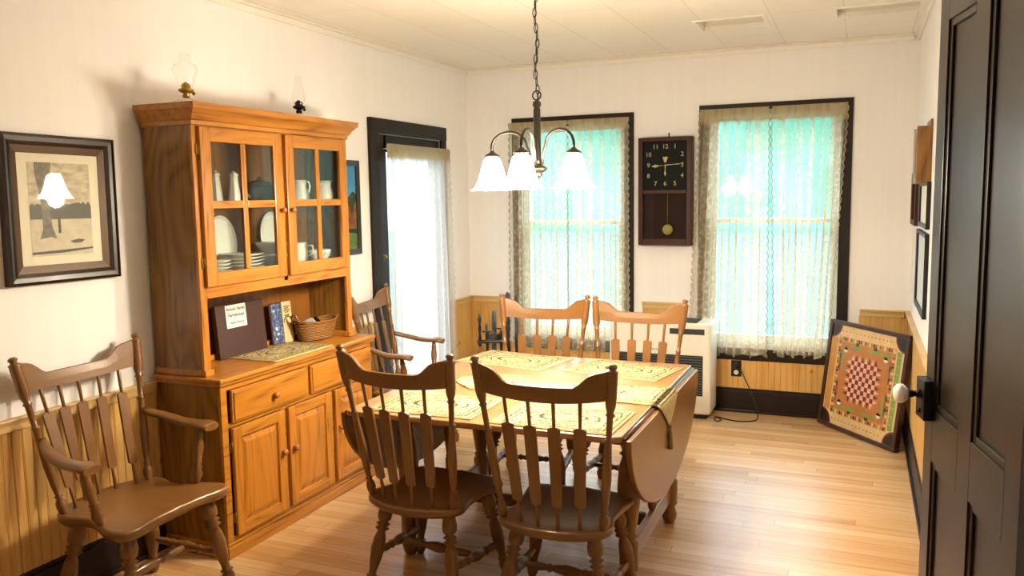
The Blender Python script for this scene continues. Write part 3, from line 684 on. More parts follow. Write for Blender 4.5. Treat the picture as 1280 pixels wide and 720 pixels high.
# stacked plates on lower shelf
def plate(r, loc, name, label, group, tilt=None):
    c = MB(); c.lathe([(r*.55, 0), (r*.6, .02), (r*.72, .35), (r, .9), (r*1.0, 1), (r*.72, .55), (r*.62, .35), (.005, .3)], (0, 0, 0), (0, 0, .016), 28, cap=True)
    o = c.build(name, 'china'); o.location = loc; tag(o, label, 'plate', group); return o
names = ['bottom', 'second from the bottom', 'third from the bottom', 'fourth from the bottom', 'top']
p0 = None
for k in range(5):
    if p0 is None: p0 = plate(.105, (.185, -3.02, S2), 'plate', '', 'stacked white plates'); o = p0
    else: o = p0.copy(); COL.objects.link(o); o.location = (.185, -3.02, S2+.0165*k)
    o['label'] = 'white dinner plate, %s of the big stack on the lower shelf' % names[k]
p0 = None
for k in range(4):
    if p0 is None: p0 = plate(.07, (.215, -3.235, S2), 'side_plate', '', 'stacked small white plates'); o = p0
    else: o = p0.copy(); COL.objects.link(o); o.location = (.215, -3.235, S2+.0165*k)
    o['label'] = 'small white plate, %s of the little stack left of the dinner plates' % ['bottom', 'second from the bottom', 'third from the bottom', 'top'][k]
def platter(y, ry, rz, label):
    c = MB(); M = Matrix.Translation((.060, y, S2+rz*1.0+.0035)) @ Matrix.Rotation(radians(-5), 4, 'Y')
    n = 32; rings = []
    for (k, x) in ((1.0, .010), (.99, .002), (.78, .004), (.70, 0), (.0, 0)):
        if k == 0: continue
        rings.append([c.bm.verts.new(M @ Vector((x, ry*k*cos(2*pi*i/n), rz*k*sin(2*pi*i/n)))) for i in range(n)])
    back = [c.bm.verts.new(M @ Vector((-.003, ry*.7*cos(2*pi*i/n), rz*.7*sin(2*pi*i/n)))) for i in range(n)]
    for a_, b_ in zip(rings, rings[1:]):
        c._faces([c.bm.faces.new((a_[i], a_[(i+1) % n], b_[(i+1) % n], b_[i])) for i in range(n)], True)
    c._faces([c.bm.faces.new(rings[-1])]); c._faces([c.bm.faces.new((rings[0][i], rings[0][(i+1) % n], back[(i+1) % n], back[i])) for i in range(n)], True); c._faces([c.bm.faces.new(back[::-1])])
    o = c.build('oval_platter', 'china'); rebase(o, (.073, y, S2)); return tag(o, label, 'platter')
platter(-3.03, .105, .135, 'oval white platter propped upright behind the plate stacks')
platter(-2.63, .105, .14, 'oval white platter propped upright behind the white bowls')
p0 = None
for k in range(2):
    if p0 is None:
        c = MB(); c.lathe([(.04, 0), (.045, .05), (.082, .8), (.085, 1), (.080, .98), (.04, .2), (.004, .15)], (0, 0, 0), (0, 0, .062), 24); p0 = c.build('bowl', 'china'); p0.location = (.19, -2.80, S2); o = tag(p0, '', 'bowl', 'nested white bowls')
    else: o = p0.copy(); COL.objects.link(o); o.location = (.19, -2.80, S2+.063)
    o['label'] = 'white bowl on the lower shelf, %s of two' % ('lower' if k == 0 else 'upper')
t = thing('pitcher', 'white ribbed pitcher on the lower shelf behind the right glazed door', 'pitcher', (.175, -2.560, S2), radians(-60))
c = MB(); c.lathe([(.046, 0), (.054, .15), (.056, .5), (.050, .85), (.056, 1), (.050, .97), (.044, .3), (.004, .2)], (0, 0, 0), (0, 0, .11), 20); c.build('body', 'china', t)
c = MB(); c.tube([(0, .050, .09), (0, .080, .09), (0, .085, .055), (0, .054, .03)], .006); c.build('handle', 'china', t)
p0 = None
for y, lb in ((-2.455, 'white teacup on the lower shelf, left of two'), (-2.362, 'white teacup on the lower shelf, right of two')):
    if p0 is None:
        t = thing('teacup', lb, 'cup', (.225, y, S2), 0, 'white teacups'); p0 = t
        c = MB(); c.lathe([(.022, 0), (.024, .06), (.042, .6), (.047, 1), (.043, .98), (.02, .2), (.003, .15)], (0, 0, 0), (0, 0, .06), 20); c.build('body', 'china', t)
        c = MB(); c.tube([(.02, .040, .050), (.01, .066, .048), (.01, .064, .025), (.015, .036, .020)], .004); c.build('handle', 'china', t)
    else: dup(p0, (.20, y, S2), None, lb)

# on the counter of the hutch
t = thing('guest_album', 'large dark brown album with a handwritten paper label leaning in the hutch', 'book', (.08, -3.0, CT+.031))
# leaning: bottom at x=.062..., top back
LM = Matrix.Translation((0, 0, 0)) @ Matrix.Rotation(radians(-5), 4, 'Y')
c = MB(); c.box(-.014, .004, -.185, .175, .001, .275, LM); c.build('cover', 'leather', t, bevel=.002)
c = MB(); c.box(-.030, -.0145, -.182, .165, .002, .268, LM); ob = c.build('back_board', 'black', t, bevel=.002)
c = MB(); c.box(.0045, .0052, -.115, .035, .150, .268, LM); lab = c.build('paper_label', 'paper', t)
FM = LM @ frame_matrix((.0055, -.04, .0), (0, 1, 0), (0, 0, 1), (1, 0, 0))
for body, z, s_, mm in (('Arnold Family', .246, .0245, 'ink'), ('Farmhouse', .215, .027, 'ink'), ('guest book', .177, .024, 'teal_ink')):
    text_obj(body, s_, mm, FM @ Matrix.Translation((0, z, 0)), 'lettering', lab, .0003, .0005, .15)
t.location = (.088, -2.985, CT+.0005)
for ch in t.children: ch.location = (0, 0, .0)
t.location = (.105, -2.945, CT+.0005)
def ocean_mat():
    m, tt, b = newmat('booklet_photo_blue'); N = tt.nodes.new; L = tt.links.new
    tc = N('ShaderNodeTexCoord'); n = N('ShaderNodeTexNoise'); n.inputs['Scale'].default_value = 60; L(tc.outputs['Object'], n.inputs['Vector'])
    r = N('ShaderNodeValToRGB'); e = r.color_ramp.elements; e[0].position = .35; e[0].color = lin('#2a3a63'); e[1].position = .72; e[1].color = lin('#8d97b8'); k = e.new(.5); k.color = lin('#43567f')
    L(n.outputs['Fac'], r.inputs[0]); L(r.outputs[0], b.inputs['Base Color']); b.inputs['Roughness'].default_value = .4; return m
MAT['ocean'] = ocean_mat()
t = thing('blue_booklet', 'thin booklet with a blue picture cover standing beside the brown album', 'booklet', (.10, -2.650, CT+.0005))
c = MB(); c.box(-.006, 0, -.064, .036, 0, .235, LM); c.build('cover', 'leather', t, bevel=.001)
c = MB(); c.box(.0003, .001, -.052, .034, .008, .228, LM); cv = c.build('cover_picture', 'ocean', t)
c = MB()
for y, z, r_ in ((-.03, .19, .007), (-.02, .09, .010), (-.01, .06, .008), (-.03, .035, .006)): c.prism([(r_*cos(a*pi/4), r_*sin(a*pi/4)) for a in range(8)], .0004, LM @ frame_matrix((.0011, y, z), (0, 1, 0), (0, 0, 1), (1, 0, 0)))
c.build('white_marks', 'paper', cv)
t = thing('cream_booklet', 'cream booklet with dark lettering standing between the blue booklet and basket', 'booklet', (.10, -2.562, CT+.0005))
c = MB(); c.box(-.006, 0, -.046, .034, 0, .232, LM); cv = c.build('cover', basic('cream_card', '#cdb98c', .6), t, bevel=.001)
c = MB(); c.prism([(.036*cos(a*pi/12), .036*sin(a*pi/12)) for a in range(13)] + [(.030*cos(a*pi/12), .030*sin(a*pi/12)) for a in range(12, -1, -1)], .0004, LM @ frame_matrix((.0003, -.006, .115), (0, 1, 0), (0, 0, 1), (1, 0, 0)))
c.build('arch_drawing', 'ink', cv)
FM = LM @ frame_matrix((.0005, -.006, 0), (0, 1, 0), (0, 0, 1), (1, 0, 0))
for body, z, s_ in (('THE', .205, .013), ('FARM', .191, .015), ('GUIDE', .176, .012)): pass
c = MB()
for z, w in ((.205, .05), (.194, .04), (.183, .055), (.172, .03), (.155, .045)):
    x = -w/2
    while x < w/2-.004: c.box(x, x+.004, -.0035, .0035, 0, .0004, FM @ Matrix.Translation((0, z, 0))); x += .0062
c.build('lettering', 'ink', cv)
# basket
def basket_mat():
    m, tt, b = newmat('woven_wicker'); N = tt.nodes.new; L = tt.links.new
    tc = N('ShaderNodeTexCoord'); w = N('ShaderNodeTexWave'); w.bands_direction = 'Z'; w.inputs['Scale'].default_value = 34; w.inputs['Distortion'].default_value = .6
    w.inputs['Detail'].default_value = 1; w.inputs['Detail Scale'].default_value = 4
    L(tc.outputs['Object'], w.inputs['Vector']); r = N('ShaderNodeValToRGB'); r.color_ramp.elements[0].color = lin('#6e431c'); r.color_ramp.elements[1].color = lin('#c08a48')
    L(w.outputs['Fac'], r.inputs[0]); L(r.outputs[0], b.inputs['Base Color']); b.inputs['Roughness'].default_value = .6
    bp = N('ShaderNodeBump'); bp.inputs['Distance'].default_value = .006; L(w.outputs['Fac'], bp.inputs['Height']); L(bp.outputs[0], b.inputs['Normal']); return m
MAT['wicker'] = basket_mat()
t = thing('wicker_basket', 'oval woven basket holding papers on the hutch counter', 'basket', (.175, -2.425, CT+.001), radians(-10))
c = MB(); n = 72; rows = []
for j in range(13):
    v = j/12; z = .105*v; kx = .062+.018*v; ky = .118+.030*v; row = []
    for i in range(n):
        a = 2*pi*i/n; rip = 1+.035*(1 if ((i//2+j) % 2) else -1)
        lift = .012*v*abs(sin(a))**4
        row.append(c.bm.verts.new((kx*cos(a)*rip, ky*sin(a)*rip, z+lift)))
    rows.append(row)
for a_, b_ in zip(rows, rows[1:]): c._faces([c.bm.faces.new((a_[i], a_[(i+1) % n], b_[(i+1) % n], b_[i])) for i in range(n)], True)
c._faces([c.bm.faces.new(rows[0][::-1])]); c.build('basket_body', 'wicker', t)
c = MB(); c.tube([(.081*cos(2*pi*i/40), .149*sin(2*pi*i/40), .106+.012*abs(sin(2*pi*i/40))**4) for i in range(40)], .006, 8, True); c.build('basket_rim', 'wicker', t)
for s_ in (-1, 1):
    c = MB(); c.tube([(-.03, s_*.147, .112), (-.022, s_*.163, .145), (0, s_*.168, .158), (.022, s_*.163, .145), (.03, s_*.147, .112)], .006); c.build('basket_handle', 'wicker', t)
for k, (dx, dy, rz, lb, mm) in enumerate(((.0, -.05, .3, 'white folded paper poking out of the wicker basket', 'paper'), (.01, .06, -.2, 'dark folded leaflet poking out of the wicker basket', 'leather'))):
    M = Matrix.Translation((.175+dx*.5, -2.425+dy*.6, CT+.02)) @ Matrix.Rotation(rz, 4, 'Z') @ Matrix.Rotation(radians(18), 4, 'X')
    c = MB(); c.prism([(-.035, 0), (.035, 0), (.035, .09), (.01, .118), (-.035, .10)], .003, M @ Matrix.Rotation(pi/2, 4, 'X')); o = c.build('folded_paper', mm); rebase(o, (.175+dx*.5, -2.425+dy*.6, CT+.02)); tag(o, lb, 'paper')

# woven mats
def woven_mat(name, hx, hy, z, corners, label, cat, mat, group=None):
    """corners in world xy order (-,-),(+,-),(+,+),(-,+); object origin at centre"""
    cx = sum(p[0] for p in corners)/4; cy = sum(p[1] for p in corners)/4
    ex = Vector((corners[1][0]-corners[0][0], corners[1][1]-corners[0][1], 0)); rz = math.atan2(ex.y, ex.x)
    c = MB(); nx, ny = 24, 16; T = []; B = []
    rnd = random.Random(hash(label) % 1000 if False else len(label))
    for j in range(ny+1):
        for i in range(nx+1):
            x = -hx+2*hx*i/nx; y = -hy+2*hy*j/ny; e = min(hx-abs(x), hy-abs(y))
            zz = .0018*(.5+.5*sin(x*23+len(label))*cos(y*19)) if e > .02 else .0004
            T.append(c.bm.verts.new((x, y, .0026+zz))); B.append(c.bm.verts.new((x, y, .0002)))
    w = nx+1
    for j in range(ny):
        for i in range(nx):
            q = [j*w+i, j*w+i+1, (j+1)*w+i+1, (j+1)*w+i]; c._faces([c.bm.faces.new([T[k] for k in q])], True); c._faces([c.bm.faces.new([B[k] for k in q][::-1])])
    ed = [i for i in range(w)] + [j*w+nx for j in range(1, ny+1)] + [ny*w+i for i in range(nx-1, -1, -1)] + [j*w for j in range(ny-1, 0, -1)]
    for a_, b_ in zip(ed, ed[1:]+ed[:1]): c._faces([c.bm.faces.new((B[a_], B[b_], T[b_], T[a_]))])
    o = c.build(name, mat); o.location = (cx, cy, z); o.rotation_euler = (0, 0, rz); return tag(o, label, cat, group)
TM = tapestry_mat('tapestry_placemat', .255, .18)
TZ = .7555
PG = 'placemats on the dining table'
woven_mat('placemat', .255, .18, TZ, [(1.12, -3.39), (1.63, -3.39), (1.62, -3.03), (1.11, -3.02)], 'tan tapestry placemat on the table, in front of the near left chair', 'placemat', TM, PG)
woven_mat('placemat', .255, .18, TZ, [(1.72, -3.40), (2.23, -3.41), (2.22, -3.06), (1.71, -3.04)], 'tan tapestry placemat on the table, in front of the near right chair', 'placemat', TM, PG)
woven_mat('placemat', .275, .18, TZ, [(1.055, -2.32), (1.60, -2.42), (1.60, -2.05), (1.02, -1.96)], 'tan tapestry placemat on the table, in front of the far left chair', 'placemat', TM, PG)
woven_mat('placemat', .255, .18, TZ, [(1.70, -2.37), (2.21, -2.47), (2.21, -2.11), (1.70, -2.01)], 'tan tapestry placemat on the table, in front of the far right chair', 'placemat', TM, PG)
o = woven_mat('placemat', .245, .165, CT+.001, [(.40, -3.075), (.40, -2.585), (.08, -2.595), (.08, -3.065)], 'tan tapestry placemat lying on the hutch counter before the album', 'placemat', tapestry_mat('tapestry_placemat_dark', .245, .165, '#c2ad7c', '#2a2418', '#86783e'))

# oil lamps on the hutch
def oil_lamp(loc, label, chim, metal):
    t = thing('oil_lamp', label, 'oil lamp', loc)
    c = MB(); c.lathe([(.052, 0), (.060, .08), (.055, .5), (.030, .85), (.016, 1)], (0, 0, 0), (0, 0, .035), 24); c.build('font', 'clearglass', t)
    c = MB(); c.lathe([(.014, 0), (.018, .1), (.012, .25), (.028, .35), (.034, .45), (.034, .52), (.020, .60), (.022, .78), (.012, .92), (.004, 1)], (0, 0, .035), (0, 0, .105), 20)
    bn = c.build('burner', metal, t)
    c = MB(); c.tube([(0, .01, .06), (0, .045, .058)], .002); c.prism([(.009*cos(a*pi/5), .009*sin(a*pi/5)) for a in range(10)], .003, frame_matrix((0, .045, .058), (1, 0, 0), (0, 0, 1), (0, 1, 0))); c.build('wick_knob', metal, bn)
    c = MB(); c.lathe(chim, (0, 0, .066), (0, 0, .235), 28, cap=False); c.build('chimney', 'clearglass', t)
    return t
# chimney profiles
oil_lamp((.215, -3.372, 2.0925), 'brass oil lamp with bulging glass chimney on the hutch top, left one', [(.030, 0), (.031, .08), (.036, .2), (.042, .36), (.054, .50), (.055, .58), (.047, .67), (.026, .74), (.023, .80), (.023, .97), (.026, 1)], 'brass')
oil_lamp((.215, -2.548, 2.0925), 'dark oil lamp with slender glass chimney on the hutch top, right one', [(.022, 0), (.023, .05), (.034, .25), (.036, .34), (.028, .55), (.020, .75), (.018, 1)], 'blackmetal')

# ------------------------------------------------------------------ CHAIRS
def post_prof(r):
    return [(r*.55, 0), (r*.85, .02), (r*1.2, .06), (r*1.1, .09), (r*.6, .115), (r*.95, .125), (r*.6, .138), (r*.85, .19), (r*1.12, .33), (r*.82, .50), (r*.72, .555), (r*1.0, .563), (r*.66, .572),
            (r*.68, .62), (r*.72, .70), (r*1.05, .712), (r*.72, .722), (r*1.15, .76), (r*1.28, .80), (r*1.22, .945), (r*1.3, .957), (r*.75, .963), (r*.75, .972), (r*1.0, .98), (r*1.0, .99), (r*.5, 1)]
def leg_prof(r):
    return [(r*.5, 0), (r*.7, .03), (r*.95, .09), (r*.9, .13), (r*.6, .16), (r*.95, .175), (r*.6, .19), (r*.65, .25), (r*.95, .36), (r*1.12, .48), (r*.95, .58), (r*.6, .66), (r*1.15, .685), (r*.65, .71), (r*1.15, .735), (r*.65, .76), (r*1.1, .79), (r*1.2, .85), (r*1.0, .93), (r*.9, 1)]
def str_prof(r):
    return [(r*.5, 0), (r*.7, .08), (r*1.0, .2), (r*.7, .28), (r*1.1, .31), (r*.7, .34), (r*1.1, .42), (r*1.35, .5), (r*1.1, .58), (r*.7, .66), (r*1.1, .69), (r*.7, .72), (r*1.0, .8), (r*.7, .92), (r*.5, 1)]
def lerp(a, b, t): return tuple(a[i]+(b[i]-a[i])*t for i in range(3))
def make_chair(name, label, loc, rz, arm=False):
    t = thing(name, label, 'chair', loc, rz)
    if not arm:
        SZ, TH = .422, .036; rear_w, front_w, yb, yf = .20, .218, -.20, .22; pb, pt_, zt = .200, .265, 1.071; rk = .105
        half = [(0, yb-.074), (.08, yb-.066), (.15, yb-.042), (rear_w+.005, yb-.004), (.228, yb+.05), (.214, yb+.12), (.205, yb+.18), (front_w, yf-.13), (front_w+.012, yf-.05), (front_w-.01, yf-.012), (.16, yf), (.08, yf+.006), (0, yf+.004)]
    else:
        SZ, TH = .445, .042; yb, yf = -.20, .225; pb, pt_, zt = .208, .292, 1.075; rk = .115; rear_w = .26
        half = [(0, yb-.070), (.10, yb-.062), (.19, yb-.032), (.236, yb+.015), (.245, yb+.07), (.222, yb+.14), (.228, yb+.20), (.275, yf-.13), (.288, yf-.06), (.275, yf-.015), (.22, yf), (.12, yf-.018), (0, yf-.022)]
    out = half + [(-x, y) for x, y in half[-2:0:-1]]
    # smooth the outline (Catmull-Rom)
    n = len(out); sm = []
    for i in range(n):
        p = [Vector(out[(i+k) % n]) for k in (-1, 0, 1, 2)]
        for u in (0, .34, .67):
            sm.append(.5*((2*p[1])+(-p[0]+p[2])*u+(2*p[0]-5*p[1]+4*p[2]-p[3])*u*u+(-p[0]+3*p[1]-3*p[2]+p[3])*u**3))
    c = MB(); cen = Vector((0, (yb+yf)/2)); rings = []
    def dish(p):
        q = Vector((p[0]/.24, (p[1]-(yb+yf)/2+.02)/.22)); r = q.length
        return -.014*max(0, 1-r**2.2) + (.006*max(0, 1-abs(p[0])/.05)*max(0, (p[1]-.02)/.2) if p[1] > .02 else 0)
    for k in (.0, .25, .5, .7, .85, .94, .985):
        if k == 0: continue
        rings.append([c.bm.verts.new((*(cen+(q-cen)*k), SZ+dish(cen+(q-cen)*k))) for q in sm])
    rings.append([c.bm.verts.new((*q, SZ-.008)) for q in sm])
    rings.append([c.bm.verts.new((*q, SZ-TH*.6)) for q in sm])
    rings.append([c.bm.verts.new((*(cen+(q-cen)*.95), SZ-TH)) for q in sm])
    m_ = len(sm)
    for a_, b_ in zip(rings, rings[1:]): c._faces([c.bm.faces.new((a_[i], a_[(i+1) % m_], b_[(i+1) % m_], b_[i])) for i in range(m_)], True)
    c._faces([c.bm.faces.new(rings[-1][::-1])]); ctr = c.bm.verts.new((cen.x, cen.y, SZ+dish(cen)))
    c._faces([c.bm.faces.new((ctr, rings[0][i], rings[0][(i+1) % m_])) for i in range(m_)], True)
    c.build('seat', 'maple', t)
    yp = yb+.022
    # back posts
    for s_ in (-1, 1):
        c = MB(); c.lathe(post_prof(.0165 if not arm else .0175), (s_*pb, yp, SZ-.012), (s_*pt_, yp-rk, zt), 14); c.build('back_post', 'maple', t)
    # crest rail : bowed
    def back_y(z): return yp-rk*(z-SZ)/(zt-SZ)
    c = MB(); N_ = 28; bow = .045; th = .020; rr_ = []
    zm_lo, zm_hi, zh = zt-.152, zt-.092, zt-.040
    for i in range(N_+1):
        u = -1+2*i/N_; au = abs(u); wx = pt_*.965*u-.0
        hi = zm_hi + (zh-zm_hi)*(0 if au < .46 else (1 if au > .80 else .5-.5*cos(pi*(au-.46)/.34)))
        hi += .012*max(0, au-.8)/.2+.004*au*au
        lo = zm_lo+.018*au*au
        y = lambda z: back_y(z)-bow*(1-u*u)
        rr_.append([c.bm.verts.new((wx, y(z)+dy, z)) for z, dy in ((lo, -th/2), (lo, th/2), ((lo+hi)/2, th/2), (hi, th/2*.8), (hi+.003, 0), (hi, -th/2*.8), ((lo+hi)/2, -th/2))])
    for a_, b_ in zip(rr_, rr_[1:]):
        k_ = len(a_); c._faces([c.bm.faces.new((a_[i], a_[(i+1) % k_], b_[(i+1) % k_], b_[i])) for i in range(k_)], False)
    c._faces([c.bm.faces.new(rr_[0][::-1]), c.bm.faces.new(rr_[-1])])
    for f_ in c.bm.faces: f_.smooth = abs(f_.normal.y) > .6
    c.build('crest_rail', 'maple', t)
    # arrow spindles
    K = [-1.5, -.5, .5, 1.5] if not arm else [-2, -1, 0, 1, 2]
    for q in K:
        xb, xt = q*(.078 if not arm else .074), q*(.098 if not arm else .094)
        yb_ = yb-.036+.012*q*q; zt_ = zt-.140; ut = xt/pt_
        A = Vector((xb, yb_+.004, SZ-.014)); B = Vector((xt, back_y(zt_)-bow*(1-ut*ut), zt_+.008))
        ax = (B-A).normalized(); sx_ = Vector((1, 0, 0)); sx_ = (sx_-ax*sx_.dot(ax)).normalized(); sy_ = ax.cross(sx_); L_ = (B-A).length
        M = frame_matrix(A, sx_, sy_, ax)
        c = MB(); z1_, z2_ = L_*.19, L_*.79
        c.lathe([(.0085, 0), (.0065, 1)], A, A+ax*(z1_+.01), 10); c.lathe([(.0065, 0), (.008, 1)], A+ax*(z2_-.01), B, 10)
        wt, wbm = .0245, .0205
        oc = [(-.007, z1_), (-wbm, z1_+.007), (-wt, z2_-.007), (-.010, z2_), (.010, z2_), (wt, z2_-.007), (wbm, z1_+.007), (.007, z1_)]
        c.prism([(x, z) for x, z in oc], .011, M @ frame_matrix((0, .0055, 0), (1, 0, 0), (0, 0, 1), (0, -1, 0)))
        c.build('arrow_spindle', 'maple', t, bevel=.002)
    # legs
    fx, rx = (.165, .15) if not arm else (.20, .175); spl = .065
    tops = {(-1, 1): (-fx, yf-.08, SZ-TH+.006), (1, 1): (fx, yf-.08, SZ-TH+.006), (-1, -1): (-rx, yb+.06, SZ-TH+.006), (1, -1): (rx, yb+.06, SZ-TH+.006)}
    feet = {k_: (v[0]+k_[0]*spl, v[1]+k_[1]*(spl*.9 if k_[1] > 0 else spl*1.15), 0) for k_, v in tops.items()}
    for k_ in tops:
        c = MB(); c.lathe([(r_, 1-t_) for r_, t_ in leg_prof(.024)][::-1] if False else leg_prof(.029 if arm else .0265), feet[k_], tops[k_], 14); c.build('leg', 'maple', t)
    mids = []
    for s_ in (-1, 1):
        a_ = lerp(feet[(s_, -1)], tops[(s_, -1)], .42); b_ = lerp(feet[(s_, 1)], tops[(s_, 1)], .36)
        c = MB(); c.lathe(str_prof(.0175), a_, b_, 12); c.build('stretcher', 'maple', t); mids.append(lerp(a_, b_, .5))
    c = MB(); c.lathe(str_prof(.0175), mids[0], mids[1], 12); c.build('stretcher', 'maple', t)
    a_ = lerp(feet[(-1, -1)], tops[(-1, -1)], .50); b_ = lerp(feet[(1, -1)], tops[(1, -1)], .50)
    if arm:
        for s_ in (-1, 1):
            za = .685
            # arm: from post, sweeping out and forward, flat scrolled hand
            pc = Vector((s_*(pb+(pt_-pb)*(za+.055-SZ)/(zt-SZ)), back_y(za+.055)+.012, za+.055))
            path = [(pc.x, pc.y, pc.z), (s_*.285, pc.y+.08, za+.030), (s_*.300, pc.y+.16, za+.010), (s_*.304, pc.y+.23, za+.004), (s_*.304, pc.y+.29, za+.006), (s_*.304, pc.y+.330, za-.003)]
            wd_ = [.018, .027, .031, .037, .048, .040]; c = MB(); R_ = []
            pts = []; ws = []
            for i in range(len(path)-1):
                for u in (0, .33, .66):
                    P = [Vector(path[max(0, min(len(path)-1, i+k))]) for k in (-1, 0, 1, 2)]
                    pts.append(.5*((2*P[1])+(-P[0]+P[2])*u+(2*P[0]-5*P[1]+4*P[2]-P[3])*u*u+(-P[0]+3*P[1]-3*P[2]+P[3])*u**3)); ws.append(wd_[i]+(wd_[i+1]-wd_[i])*u)
            pts.append(Vector(path[-1])); ws.append(wd_[-1])
            for p, w in zip(pts, ws):
                hh = .0155
                R_.append([c.bm.verts.new((p.x+w*cos(a), p.y, p.z+hh*math.copysign(abs(sin(a))**.7, sin(a)))) for a in [2*pi*k_/12 for k_ in range(12)]])
            for r0, r1 in zip(R_, R_[1:]): c._faces([c.bm.faces.new((r0[k_], r0[(k_+1) % 12], r1[(k_+1) % 12], r1[k_])) for k_ in range(12)], True)
            c._faces([c.bm.faces.new(R_[0][::-1]), c.bm.faces.new(R_[-1])]); c.build('arm', 'maple', t)
            c = MB(); r = .0185
            c.lathe([(r*.6, 0), (r*.8, .08), (r*1.3, .18), (r*.9, .28), (r*1.1, .31), (r*.75, .34), (r*1.1, .37), (r*.8, .41), (r*1.0, .55), (r*1.15, .66), (r*.75, .80), (r*.95, .84), (r*.7, .9), (r*.7, 1)], (s_*.245, .06, SZ-.006), (s_*.298, pc.y+.265, za-.004), 12); c.build('arm_support', 'maple', t)
    return t
make_chair('windsor_chair', 'arrow-back wooden chair, near left side of the table, back to the viewer', (1.415, -3.305, 0), radians(-5))
make_chair('windsor_chair', 'arrow-back wooden chair, near right side of the table, back to the viewer', (2.014, -3.318, 0), radians(1))
make_chair('windsor_chair', 'arrow-back wooden chair, far left side of the table before the spinning wheel', (1.362, -2.03, 0), radians(186))
make_chair('windsor_chair', 'arrow-back wooden chair, far right side of the table before the heater', (1.903, -2.03, 0), radians(178))
make_chair('windsor_armchair', 'wooden arrow-back armchair standing left of the hutch under the framed winter picture', (.385, -3.928, 0), radians(-90), True)
make_chair('windsor_armchair', 'wooden arrow-back armchair between the hutch and the curtained door', (.40, -1.72, 0), radians(-81), True)

# ------------------------------------------------------------------ TABLE
tx0, tx1, ty0, ty1 = 1.04, 2.262, -3.425, -2.00
tb = thing('dropleaf_table', 'wooden drop-leaf dining table covered with tapestry placemats', 'table', (1.66, -2.72, 0)); tinv = Matrix.Translation(-Vector(tb.location))
def tp(mb, name, mat, bev=.003):
    o = mb.build(name, mat, tb, bevel=bev); o.data.transform(tinv); return o
c = MB(); c.prism([(tx0+.02, ty0), (tx1-.035, ty0), (tx1, ty0+.02), (tx1, ty1-.015), (tx1-.03, ty1), (tx0+.02, ty1), (tx0, ty1-.015), (tx0, ty0+.02)], .024, Matrix.Translation((0, 0, .731))); tp(c, 'tabletop', 'tabletop', .006)
for s_, xx in ((1, tx1), (-1, tx0)):
    pts = []
    for k in range(25):
        a = pi*k/24; yy = (ty0+ty1)/2+(ty1-ty0-.05)/2*cos(a); e = abs(sin(a))**1.0; pts.append((yy, .738-.415*e))
    pts = pts+[]; x_ = xx+.014 if s_ > 0 else xx-.014-.022
    c = MB(); c.prism(pts, .022, frame_matrix((x_, 0, 0), (0, 1, 0), (0, 0, 1), (1, 0, 0))); lf = tp(c, 'drop_leaf', 'maple', .005)
    c = MB(); c.tube([(xx+s_*.005, ty0+.03, .733), (xx+s_*.005, ty1-.03, .733)], .0135, 12); tp(c, 'rule_joint', 'mapledark', 0)
ax0, ax1, ay0, ay1 = 1.14, 2.185, -3.12, -2.29
c = MB(); c.box(ax0, ax1, ay0-.012, ay0+.012, .635, .7305); c.box(ax0, ax1, ay1-.012, ay1+.012, .635, .7305); c.box(ax0-.012, ax0+.012, ay0, ay1, .635, .7305); c.box(ax1-.012, ax1+.012, ay0, ay1, .635, .7305); tp(c, 'apron', 'maple')
def tl_prof(r): return [(r*.55, 0), (r*.8, .02), (r*1.0, .06), (r*.75, .10), (r*.7, .12), (r*1.0, .135), (r*1.02, .30), (r*.75, .32), (r*.95, .335), (r*.7, .35), (r*.8, .38), (r*1.15, .52), (r*1.25, .62), (r*1.05, .74), (r*.7, .80), (r*1.0, .815), (r*.7, .83), (r*.95, .87), (r*1.1, .92), (r*1.1, 1)]
for x in (ax0+.02, ax1+.025):
    for y in (ay0+.02, ay1-.02):
        c = MB(); c.lathe(tl_prof(.040), (x, y, 0), (x, y, .734 if False else .73), 18); tp(c, 'leg', 'maple', 0)
    c = MB(); c.box(x-.014, x+.014, ay0+.04, ay1-.04, .115, .20); tp(c, 'stretcher', 'maple', .006)
    c = MB(); ym = (ay0+ay1)/2+.02; c.lathe(tl_prof(.022), (x, ym, .201), (x, ym, .64), 14); tp(c, 'spindle', 'maple', 0)
c = MB(); c.box(ax0+.03, ax1, -2.72, -2.69, .13, .19); tp(c, 'cross_stretcher', 'maple', .006)

